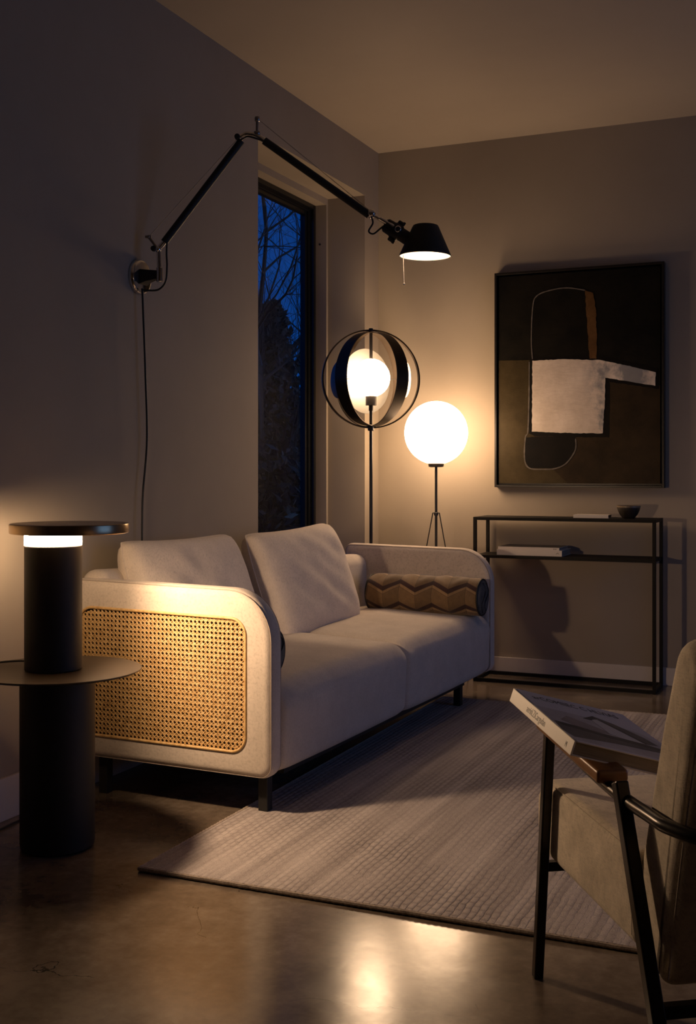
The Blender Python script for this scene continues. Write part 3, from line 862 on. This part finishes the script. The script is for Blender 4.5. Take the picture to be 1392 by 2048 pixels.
q = AP(S_(A0e)+.010, A0e.z-.005, -.012)
tube(bm, [(.030, 3.625, 1.785), (.05, 3.635, 1.783), (.085, 3.650, 1.787), (.112, 3.655, 1.815), (.118, 3.656, 1.87), (.116, 3.656, 1.92), q], .0036, 10, 8)
obj('power_cord', bm, M['cable'], wl, True, 60)
bm = B()
tube(bm, [AP(S_(K1)+.004, K1.z-.012, -.012), AP(S_(K1)+.02, K1.z-.004, -.012), AP(S_(K2), K2.z-.010, -.012), AP(S_(K3)-.002, K3.z-.014, -.012), AP(S_(B0)-.004, B0.z-.004, -.012)], .0034, 10, 6)
obj('power_cord', bm, M['cable'], wl, True, 60)
bm = B()
tube(bm, [J+Wd*.01+Vector((0, 0, -.012)), J+Vector((.006, .003, -.035)), J+Vector((-.008, -.003, -.065)), J+Vector((.008, .003, -.076)), J+Vector((.030, .012, -.058)), s0+Wd*.005], .0034, 10, 8)
obj('power_cord', bm, M['cable'], wl, True, 60)
bm = B()
tube(bm, [(.030, 3.622, 1.790), (.032, 3.624, 1.74), (.034, 3.640, 1.45), (.032, 3.652, 1.22), (.030, 3.628, 1.02), (.030, 3.622, .88), (.026, 3.625, .60), (.012, 3.63, .40), (.012, 3.63, .2)], .0040, 10, 8)
obj('power_cord', bm, M['cable'], wl, True, 60)

# ------------------------------------------------------------------ orbit floor lamp
ox, oy, oz = .180, 5.520, 1.588
ol = thing('orbit_floor_lamp', 'tall black floor lamp with crossed metal hoops around a glowing globe', 'lamp', (ox, oy, 0))
RH = .2545
bm = B(); lathe(bm, [(0, 0), (.135, 0), (.14, .003), (.14, .010), (.135, .013), (.012, .016), (0, .016)], seg=64); obj('lamp_base', bm, M['blacksatin'], ol, smooth=30)
bm = B(); cyl(bm, (0, 0, .014), (0, 0, oz-.165), .0085, 20); cyl(bm, (0, 0, oz-.165), (0, 0, oz-.135), .012, 20, .001); obj('pole', bm, M['blacksatin'], ol)
bm = B(); cyl(bm, (0, 0, oz-.138), (0, 0, oz-.075), .0285, 32, .002); obj('socket', bm, M['blacksatin'], ol)
bm = B(); cyl(bm, (0, 0, oz-RH-.016), (0, 0, oz-RH+.012), .017, 20, .003)
for a in (0, 2.1, 4.2): cyl(bm, (math.cos(a)*.015, math.sin(a)*.015, oz-RH+.004), (math.cos(a)*.028, math.sin(a)*.028, oz-RH+.006), .004, 10)
obj('collar', bm, M['blacksatin'], ol)
bm = B(); cyl(bm, (0, 0, oz+.10), (0, 0, oz+RH+.010), .0086, 16); cyl(bm, (0, 0, oz+RH-.012), (0, 0, oz+RH+.010), .0115, 20, .001); obj('top_post', bm, M['blacksatin'], ol)
def hoop(az, width, rad, th=.0016):
    """a flat steel band bent to a circle standing upright; az = heading of its plane"""
    bm = B(); n = 96
    e = Vector((math.cos(az), math.sin(az), 0)); nrm = Vector((-e.y, e.x, 0))
    rs = []
    for i in range(n):
        a = 2*PI*i/n; wd = width*(.30+.70*abs(math.cos(a))**.6)
        d = e*math.cos(a)+Vector((0, 0, 1))*math.sin(a)
        c = Vector((0, 0, oz))
        rs.append([c+d*(rad-th)-nrm*wd/2, c+d*(rad+th)-nrm*wd/2, c+d*(rad+th)+nrm*wd/2, c+d*(rad-th)+nrm*wd/2])
    rings(bm, rs, closed=True)
    return bm
az0 = THETA+R(8)
obj('hoop', hoop(az0, .034, RH, .0036), M['glossyband'], ol, smooth=30)
obj('hoop', hoop(THETA-R(51), .078, RH-.006), M['glossyband'], ol, smooth=30)
obj('hoop', hoop(THETA+R(50), .078, RH-.012), M['glossyband'], ol, smooth=30)
bm = B(); sphere(bm, (0, 0, oz+.006), .0995, 64); prop(obj('globe', bm, M['bulb'], ol, smooth=80), 'glowing opal globe')
def dish(c, nrm, r, depth, mat, name='reflector_disc'):
    nrm = Vector(nrm).normalized(); bm = B(); pr = []
    for i in range(9): pr.append((r*i/8, depth*(i/8)**2))
    pr += [(r*(1-i/8), depth*(1-i/8)**2-.002) for i in range(0, 9)]
    lathe(bm, pr, c, 64, nrm)
    return bm
Uc = Vector((math.cos(THETA), math.sin(THETA), 0)); Fc = Vector((-math.sin(THETA), math.cos(THETA), 0))
big_n = (-Fc*.74+Uc*.67)
obj('reflector_disc', dish(Vector((0, 0, oz-.004))+Fc*.100-Uc*.030, big_n*1, .172, .012, None), M['whitedish'], ol, smooth=50)
obj('reflector_disc', dish(Vector((0, 0, oz-.006))-Fc*.030-Uc*.178, (Uc*.90+Fc*.43), .096, .010, None), M['blacksatin'], ol, smooth=50)
obj('reflector_disc', dish(Vector((0, 0, oz+.000))+Fc*.045+Uc*.188, (-Uc*.96-Fc*.28), .094, .008, None), M['whitedish2'], ol, smooth=50)
bm = B()
tube(bm, [Vector((0, 0, oz))-Uc*.17-Fc*.03, Vector((0, 0, oz))-Uc*.09], .0018, 6); obj('cross_rod', bm, M['blacksatin'], ol, smooth=60)
bm = B(); tube(bm, [Vector((0, 0, oz))+Uc*.09, Vector((0, 0, oz))+Uc*.175+Fc*.05], .0018, 6)
obj('cross_rod', bm, M['blacksatin'], ol, smooth=60)
bm = B(); tube(bm, [Vector((0, 0, oz))+Fc*.05, Vector((0, 0, oz))+Fc*.100-Uc*.030], .0018, 6)
obj('cross_rod', bm, M['blacksatin'], ol, smooth=60)

# ------------------------------------------------------------------ globe floor lamp
gx, gy = .4525, 5.77
gl = thing('globe_floor_lamp', 'large glowing white sphere lamp on a thin black tripod stand', 'lamp', (gx, gy, 0))
bm = B(); sphere(bm, (0, 0, 1.3115), .1687, 96); prop(obj('globe', bm, M['globe'], gl, smooth=80), 'large glowing opal sphere')
bm = B(); lathe(bm, [(0, 1.128), (.030, 1.128), (.040, 1.131), (.043, 1.148), (.040, 1.150), (0, 1.150)], seg=48); obj('globe_holder', bm, M['blacksatin'], gl, smooth=30)
bm = B(); cyl(bm, (0, 0, .015), (0, 0, 1.13), .0070, 20); cyl(bm, (0, 0, .870), (0, 0, .888), .011, 20, .002); obj('pole', bm, M['blacksatin'], gl, smooth=40)
for a in (THETA+R(15), THETA+R(165), THETA+R(270)):
    bm = B(); e = Vector((math.cos(a), math.sin(a), 0))
    tube(bm, [Vector((0, 0, .884))+e*.018, e*.185], .0030, 10); tube(bm, [Vector((0, 0, .884)), Vector((0, 0, .884))+e*.019], .0030, 8)
    obj('leg', bm, M['blacksatin'], gl, smooth=60)

# ------------------------------------------------------------------ console table
cx0, cx1, cy0, cy1, CH = .652, 1.592, 5.788, 6.040, .866
ct = thing('console_table', 'slim black steel console table with one shelf against the back wall', 'console table', (cx0, cy0, 0))
W_, D_, t_ = cx1-cx0, cy1-cy0, .017
bm = B(); box(bm, (0, 0, CH-.016), (W_, D_, CH)); obj('table_top', bm, M['shelfmetal'], ct, smooth=0, bevel=.001)
bm = B(); box(bm, (t_*.3, t_*.3, .652), (W_-t_*.3, D_-t_*.3, .667)); obj('shelf', bm, M['shelfmetal'], ct, smooth=0, bevel=.001)
for x in (0, W_-t_):
    for y in (0, D_-t_):
        obj('leg', onebox((x, y, .001), (x+t_, y+t_, CH-.016)), M['shelfmetal'], ct, smooth=0, bevel=.001)
bm = B()
for y in (0, D_-t_): box(bm, (t_, y, .002), (W_-t_, y+t_, .002+t_))
for x in (0, W_-t_): box(bm, (x, t_, .002), (x+t_, D_-t_, .002+t_))
obj('base_rail', bm, M['shelfmetal'], ct, smooth=0, bevel=.001)

def flat_book(x0, y0, z0, w, d, h, rz, label, cover, spine, name='book', mark=None, group=None):
    r = thing(name, label, 'book', (x0, y0, z0), rz, group)
    bm = B(); c = .0018
    box(bm, (0, 0, 0), (w, d, c)); box(bm, (0, 0, h-c), (w, d, h)); box(bm, (0, 0, c), (w, c, h-c))
    cv = obj('cover', bm, [spine, cover], r, smooth=0)
    for p in cv.data.polygons:
        if p.normal.z > .5 and p.center.z > h*.9: p.material_index = 1
    obj('page_block', onebox((.003, c, c), (w-.003, d-.004, h-c)), M['pages'], r, smooth=0)
    if mark == 'dots':
        bm = B()
        for k in (0, 1): box(bm, (w-.030+k*.010, -.0005, h*.32), (w-.025+k*.010, .0, h*.62))
        obj('spine_lettering', bm, M['ink'], r, smooth=0)
    if mark == 'peak':
        bm = B()
        for s in (-1, 1):
            tube(bm, [Vector((w-.022, -.0006, h*.62)), Vector((w-.022+s*.008, -.0006, h*.38))], .0009, 6)
        obj('spine_lettering', bm, M['ink'], r, smooth=0)
    return r
g = 'books stacked on the console shelf'
flat_book(.770, 5.826, .6672, .345, .215, .030, 0, 'thick white book at the bottom of the pair on the console shelf', M['bookwhite'], M['bookwhite'], mark='peak', group=g)
flat_book(.775, 5.832, .6974, .325, .205, .014, 0, 'thin dark-covered book on top of the pair on the console shelf', M['magdark'], M['bookwhite'], mark='dots', group=g)
flat_book(1.165, 5.868, CH+.0002, .178, .125, .0165, R(2), 'small pale pink booklet lying on the console top beside the bowl', M['bookwhite'], M['bookwhite'], name='booklet')
bw = thing('bowl', 'small dark ceramic bowl on the right end of the console top', 'bowl', (1.440, 5.905, CH+.0003))
bm = B(); lathe(bm, [(0, 0), (.026, 0), (.030, .002), (.045, .020), (.055, .042), (.0595, .060), (.0595, .0645), (.0575, .0645), (.056, .060), (.050, .040), (.040, .020), (.022, .008), (0, .007)], seg=64)
obj('bowl_body', bm, M['ceramic'], bw, smooth=50)
bm = B(); lathe(bm, [(.0597, .056), (.0603, .0650), (.0590, .0662), (.0570, .0650), (.0566, .058), (.0575, .0570), (.0597, .056)], seg=64); obj('bowl_rim', bm, M['ceramicrim'], bw, smooth=50)

# ------------------------------------------------------------------ painting
ax0, ax1, az_0, az_1 = .700, 1.600, 1.020, 2.185
art = thing('framed_painting', 'large dark abstract painting with white block shape in a black frame', 'painting', ((ax0+ax1)/2, BACK-.001, (az_0+az_1)/2))
acx, acz = (ax0+ax1)/2, (az_0+az_1)/2
def face(x, z, t): return Vector((x-acx, t, z-acz))
bm = B(); fw = .012; y0, y1 = -.048, 0.0
box(bm, (ax0-acx, y0, az_0-acz), (ax0+fw-acx, y1, az_1-acz)); box(bm, (ax1-fw-acx, y0, az_0-acz), (ax1-acx, y1, az_1-acz))
box(bm, (ax0+fw-acx, y0, az_0-acz), (ax1-fw-acx, y1, az_0+fw-acz)); box(bm, (ax0+fw-acx, y0, az_1-fw-acz), (ax1-fw-acx, y1, az_1-acz))
box(bm, (ax0+fw-acx, -.012, az_0+fw-acz), (ax1-fw-acx, -.004, az_1-fw-acz))
obj('frame', bm, M['blacksatin'], art, smooth=0, bevel=.0012)
ix0, ix1, iz0, iz1 = .722, 1.578, 1.042, 2.163
cv = obj('canvas', onebox(face(ix0, iz0, -.012), face(ix1, iz1, -.036)), M['pblack'], art, smooth=0)
rnd = random.Random(8)
def rough_poly(pts, step=.012, amp=.0022):
    out = []
    for i in range(len(pts)):
        a, b_ = Vector(pts[i]), Vector(pts[(i+1) % len(pts)]); n = max(1, int((b_-a).length/step)); nn = Vector((-(b_-a).y, (b_-a).x)).normalized()
        for k in range(n): out.append(a.lerp(b_, k/n)+nn*rnd.uniform(-amp, amp))
    return out
def patch(pts, t, mat, name, amp=.0022):
    bm = B(); prism(bm, rough_poly(pts, amp=amp), face, -.036, -.036-t)
    return obj(name, bm, mat, cv, smooth=0)
patch([(ix0, iz0), (ix1, iz0), (ix1, 1.548), (1.30, 1.60), (.90, 1.705), (ix0, 1.708)], .0008, M['pbrown'], 'brown_field', .0005)
patch([(ix0, iz0), (1.10, iz0), (.93, 1.20), (.886, 1.50), (.890, 1.706), (ix0, 1.709)], .0012, M['polive'], 'olive_field', .0005)
patch([(.893, 1.715), (1.262, 1.715), (1.56, 1.635), (1.572, 1.53), (1.320, 1.575), (1.318, 1.283), (.93, 1.296), (.889, 1.31)], .0016, M['pdark'], 'dark_outline')
patch([(.868, 1.290), (.866, 1.165), (.893, 1.124), (1.035, 1.122), (1.095, 1.152), (1.140, 1.220), (1.142, 1.295)], .0018, M['pdark'], 'dark_lobe', .001)
patch([(1.191, 2.063), (1.233, 2.047), (1.249, 1.952), (1.253, 1.803), (1.251, 1.700), (1.214, 1.700), (1.209, 1.805), (1.197, 1.955)], .0022, M['pochre'], 'ochre_strip')
wp = [(.908, 1.701), (1.073, 1.703), (1.214, 1.694), (1.261, 1.692), (1.400, 1.660), (1.556, 1.616), (1.554, 1.548), (1.443, 1.569), (1.297, 1.597), (1.296, 1.486), (1.284, 1.305), (1.073, 1.311), (.906, 1.320)]
patch(wp, .0045, M['pwhite'], 'white_shape', .0016)
def brush(pts, w):
    bm = B(); pts = smoothpath([Vector((p[0], p[1], 0)) for p in pts], 8); rs = []
    for i, p in enumerate(pts):
        d = (pts[min(i+1, len(pts)-1)]-pts[max(i-1, 0)]).normalized(); n_ = Vector((-d.y, d.x)); ww = w*rnd.uniform(.7, 1.15)
        a = Vector((p.x, p.y))+n_*ww; b_ = Vector((p.x, p.y))-n_*ww
        rs.append([face(a.x, a.y, -.0355), face(b_.x, b_.y, -.0355), face(b_.x, b_.y, -.0386), face(a.x, a.y, -.0386)])
    rings(bm, rs); return bm
obj('brush_line', brush([(.908, 1.710), (.902, 1.82), (.910, 1.991), (.931, 2.048), (.997, 2.073), (1.092, 2.082), (1.191, 2.063)], .0032), M['pline'], cv, smooth=0)
obj('brush_line', brush([(.891, 1.696), (.889, 1.496), (.883, 1.325), (.869, 1.287), (.865, 1.172), (.891, 1.124), (.968, 1.117), (1.035, 1.122), (1.092, 1.15), (1.139, 1.218), (1.141, 1.279)], .0036), M['pline'], cv, smooth=0)

# ------------------------------------------------------------------ armchair (seen from behind its left side)
# local: x to the right, y forwards (away from the camera), z up; origin at the front left foot
CHROT = THETA+math.atan2(.174, .985)
ch = thing('armchair', 'beige felt lounge chair with black tube frame and armrests at the right edge', 'chair', (1.8311, 2.4470, RT*0), CHROT)
def cs(y, z, t): return Vector((t, y, z))
CW = .70
so = rpoly([(-.47, .25), (.0, .262), (.062, .30), (.062, .395), (.0, .432), (-.47, .425)][::1], [.02, .05, .05, .05, .05, .02], 8)
bm = B(); slab(bm, so, cs, .018, CW-.018, .022, 6)
st = obj('seat', bm, M['chairfab'], ch, smooth=60)
bm = B(); tube(bm, [cs(.040, .406, .030), cs(0, .424, .024), cs(-.25, .420, .0225), cs(-.44, .417, .0225)], .0016, 6, 4)
obj('seat_seam', bm, M['chairfab'], st, smooth=60)
bo = rpoly([(-.545, .210), (-.435, .245), (-.440, .385), (-.530, .66), (-.600, .838), (-.702, .812), (-.645, .60)], [.02, .05, .2, .5, .070, .055, .6], 8)
bm = B(); slab(bm, bo, cs, .030, CW-.030, .030, 6)
bk = obj('backrest', bm, M['chairfab'], ch, smooth=60)
bm = B(); tube(bm, [cs(-.553, .235, .038), cs(-.60, .42, .035), cs(-.645, .60, .035), cs(-.683, .74, .036), cs(-.700, .79, .044)], .0017, 6, 4); obj('backrest_seam', bm, M['chairfab'], bk, smooth=60)
for m_ in (0, 1):
    X = lambda v: v if m_ == 0 else CW-v
    bm = B(); tube(bm, [(X(.0), 0, 0.0), (X(.004), -.065, .555)], .0, sq=(.0105, .0105)); obj('leg', bm, M['chairmetal'], ch, smooth=0, bevel=.003)
    bm = B(); tube(bm, [(X(.002), -.665, 0.0), (X(.005), -.427, .540)], .0, sq=(.0125, .0125)); obj('leg', bm, M['chairmetal'], ch, smooth=0, bevel=.003)
    bm = B()
    ro = rpoly([(-.365, 0), (-.02, .030), (-.02, .052), (-.365, .026)], [.008]*4, 4)
    slab(bm, ro, lambda y, z, t: Vector((t, y, z+.518)), X(-.012), X(.050), .006, 4)
    obj('armrest', bm, M['wood'] if m_ == 0 else M['wood'], ch, smooth=50)
bm = B()
half_t = [(.016, -.02, .545), (.014, -.36, .512), (.010, -.55, .512), (.014, -.61, .512), (.045, -.675, .512), (.11, -.702, .512)]
tube(bm, half_t+[(CW/2, -.705, .512)]+[(CW-a, b_, c) for a, b_, c in half_t[::-1]], .0125, 16, 6)
obj('back_tube', bm, M['chairmetal'], ch, smooth=60)
bm = B(); tube(bm, [(.004, -.012, .246), (CW-.004, -.012, .246)], 0, sq=(.010, .010)); tube(bm, [(.004, -.575, .192), (CW-.004, -.575, .192)], 0, sq=(.011, .011)); obj('crossbar', bm, M['chairmetal'], ch, smooth=0, bevel=.002)

# ------------------------------------------------------------------ big book on the armrest
def camp(X, h, Z):
    return Vector((CAMX, 0, 0))+Uc*X+Fc*Z+Vector((0, 0, h))
A_ = camp(.356, .638, 2.45); D__ = camp(.428, .595, 2.15); Bp = camp(.606, .566, 2.52)
e2 = (A_-D__); LS = e2.length; e2.normalize()                # along the spine, away
e1 = (Bp-A_); e1 = (e1-e2*e1.dot(e2)); LW = e1.length; e1.normalize()
e3 = e1.cross(e2)
TB = .030
mat = Matrix((( e1.x, e2.x, e3.x, 0), (e1.y, e2.y, e3.y, 0), (e1.z, e2.z, e3.z, 0), (0, 0, 0, 1)))
org = D__-e3*TB
mat.translation = org
bk_ = thing('coffee_table_book', 'large white architecture photo book lying on the chair armrest', 'book', mat=mat)
bk_.rotation_mode = 'XYZ'
bm = B(); c = .0028
box(bm, (0, 0, 0), (LW, LS, c)); box(bm, (.004, 0, TB-c), (LW, LS, TB)); box(bm, (-.0008, 0, 0), (c, LS, TB-.0006))
cvr = obj('cover', bm, [M['bookwhite'], M['bookcover']], bk_, smooth=0, bevel=.0008)
for p in cvr.data.polygons:
    if p.normal.z > .5 and p.center.z > TB*.9: p.material_index = 1
obj('page_block', onebox((c, .004, c), (LW-.004, LS-.004, TB-c)), M['pages'], bk_, smooth=0)
def printed(pts, z, mat, name, par):
    bm = B(); prism(bm, [Vector(p) for p in pts], lambda x, y, t: Vector((x*LW, y*LS, t)), TB, TB+z); return obj(name, bm, mat, par, smooth=0)
printed([(.0, .03), (.985, .03), (.985, .36), (.90, .56), (.55, .655), (.0, .655)], .00020, M['print2'], 'cover_photo', cvr)
printed([(.03, .376), (.187, .366), (.353, .330), (.731, .311), (.985, .26), (.985, .13), (.84, .18), (.409, .15), (.045, .09), (.0, .20)], .00030, M['print1'], 'photo_foreground', cvr)
printed([(.045, .376), (.187, .366), (.353, .324), (.731, .311), (.899, .268), (.851, .235), (.42, .26), (.20, .30), (.06, .32)], .00040, M['print3'], 'photo_shadow', cvr)
printed([(.234, .562), (.39, .471), (.557, .363), (.359, .330), (.20, .37), (.12, .44)], .00045, M['print4'], 'photo_slope', cvr)
printed([(.407, .608), (.555, .725), (.70, .64), (.86, .46), (.90, .34), (.80, .316), (.70, .40), (.563, .641)], .00050, M['print1'], 'photo_roof', cvr)
printed([(.478, .624), (.557, .651), (.77, .305), (.60, .315), (.494, .36)], .00055, M['bookwhite'], 'photo_wall', cvr)
printed([(.407, .608), (.555, .725), (.580, .691), (.478, .606)], .00060, M['print3'], 'photo_gable', cvr)
printed([(.565, .655), (.60, .66), (.80, .33), (.775, .305)], .00062, M['print3'], 'photo_edge', cvr)
def text(body, size, m, parent, name, spacing=1.0, sx=1):
    cu = bpy.data.curves.new(name, 'FONT'); cu.body = body; cu.size = size; cu.extrude = .0001; cu.space_character = spacing; cu.resolution_u = 3
    t = bpy.data.objects.new(name, cu); COL.objects.link(t)
    me = bpy.data.meshes.new_from_object(t.evaluated_get(bpy.context.evaluated_depsgraph_get()))
    bpy.data.objects.remove(t)
    me.transform(m @ Matrix.Diagonal((sx, 1, 1, 1)))
    o = bpy.data.objects.new(name, me); COL.objects.link(o); me.materials.append(M['ink']); o.parent = parent
    return o
text('arCOMIIEC C HLVIAS', .034, Matrix.Translation((.026, LS*.835, TB+.0002)), cvr, 'title_lettering', 1.0, .66)
sp = Matrix(((0, 0, -1, -.0010), (-1, 0, 0, LS*.72), (0, 1, 0, .0085), (0, 0, 0, 1)))
text('aerinLZICargudan', .021, sp, cvr, 'spine_lettering', 1.0, .62)
sp2 = Matrix(((0, 0, -1, -.0010), (-1, 0, 0, LS*.10), (0, 1, 0, .010), (0, 0, 0, 1)))
text('|4|', .012, sp2, cvr, 'spine_mark', 1.0, .6)

# ------------------------------------------------------------------ light
wd = bpy.data.worlds.new('dusk'); S.world = wd; wd.use_nodes = True
nt = wd.node_tree; bg = nt.nodes['Background']
tc = N(nt, 'ShaderNodeTexCoord'); sx = N(nt, 'ShaderNodeSeparateXYZ'); L(nt, tc.outputs['Generated'], sx.inputs[0])
# the west (over the right-hand wall) still holds the last light; the east behind the trees is deep blue
east = ramp(nt, sx.outputs[2], [(0, (.002, .046, .23)), (.35, (.0012, .032, .18)), (1, (.001, .010, .06))])
west = ramp(nt, sx.outputs[2], [(0, (.24, .50, 1.22)), (.5, (.11, .28, .85)), (1, (.01, .04, .15))])
fac = ramp(nt, mathn(nt, 'MULTIPLY_ADD', sx.outputs[0], .5, .5), [(.55, (0, 0, 0)), (.9, (1, 1, 1))])
mx = N(nt, 'ShaderNodeMixRGB'); L(nt, fac, mx.inputs[0]); L(nt, east, mx.inputs[1]); L(nt, west, mx.inputs[2])
L(nt, mx.outputs[0], bg.inputs['Color']); bg.inputs['Strength'].default_value = 1.0
pl = bpy.data.lights.new('sky_portal', 'AREA'); pl.shape = 'RECTANGLE'; pl.size = VZ1-VZ0; pl.size_y = VY1-VY0; pl.cycles.is_portal = True
po = bpy.data.objects.new('sky_portal', pl); COL.objects.link(po); po.location = (RIGHT+.24, (VY0+VY1)/2, (VZ0+VZ1)/2); po.rotation_euler = (0, PI/2, 0)

# spot added beside the lamp ring to brighten the sofa arm, rug and chair
sl = bpy.data.lights.new('added_fill_spot', 'SPOT'); sl.energy = 43; sl.color = (1, .66, .40); sl.spot_size = R(175); sl.spot_blend = .55; sl.shadow_soft_size = .035
so_ = bpy.data.objects.new('added_fill_spot', sl); COL.objects.link(so_); so_.location = (lx+.085, ly+.075, .912)
so_.rotation_euler = Vector((.84, .40, -.12)).to_track_quat('-Z', 'Y').to_euler()

S.view_settings.view_transform = 'Standard'; S.view_settings.look = 'None'
S.view_settings.gamma = 1; S.view_settings.use_curve_mapping = False
S.view_settings.exposure = .20
S.cycles.max_bounces = 8; S.cycles.diffuse_bounces = 4; S.cycles.glossy_bounces = 4; S.cycles.transparent_max_bounces = 8
S.cycles.sample_clamp_indirect = 4; S.cycles.use_denoising = True
S.cycles.caustics_reflective = False; S.cycles.caustics_refractive = False
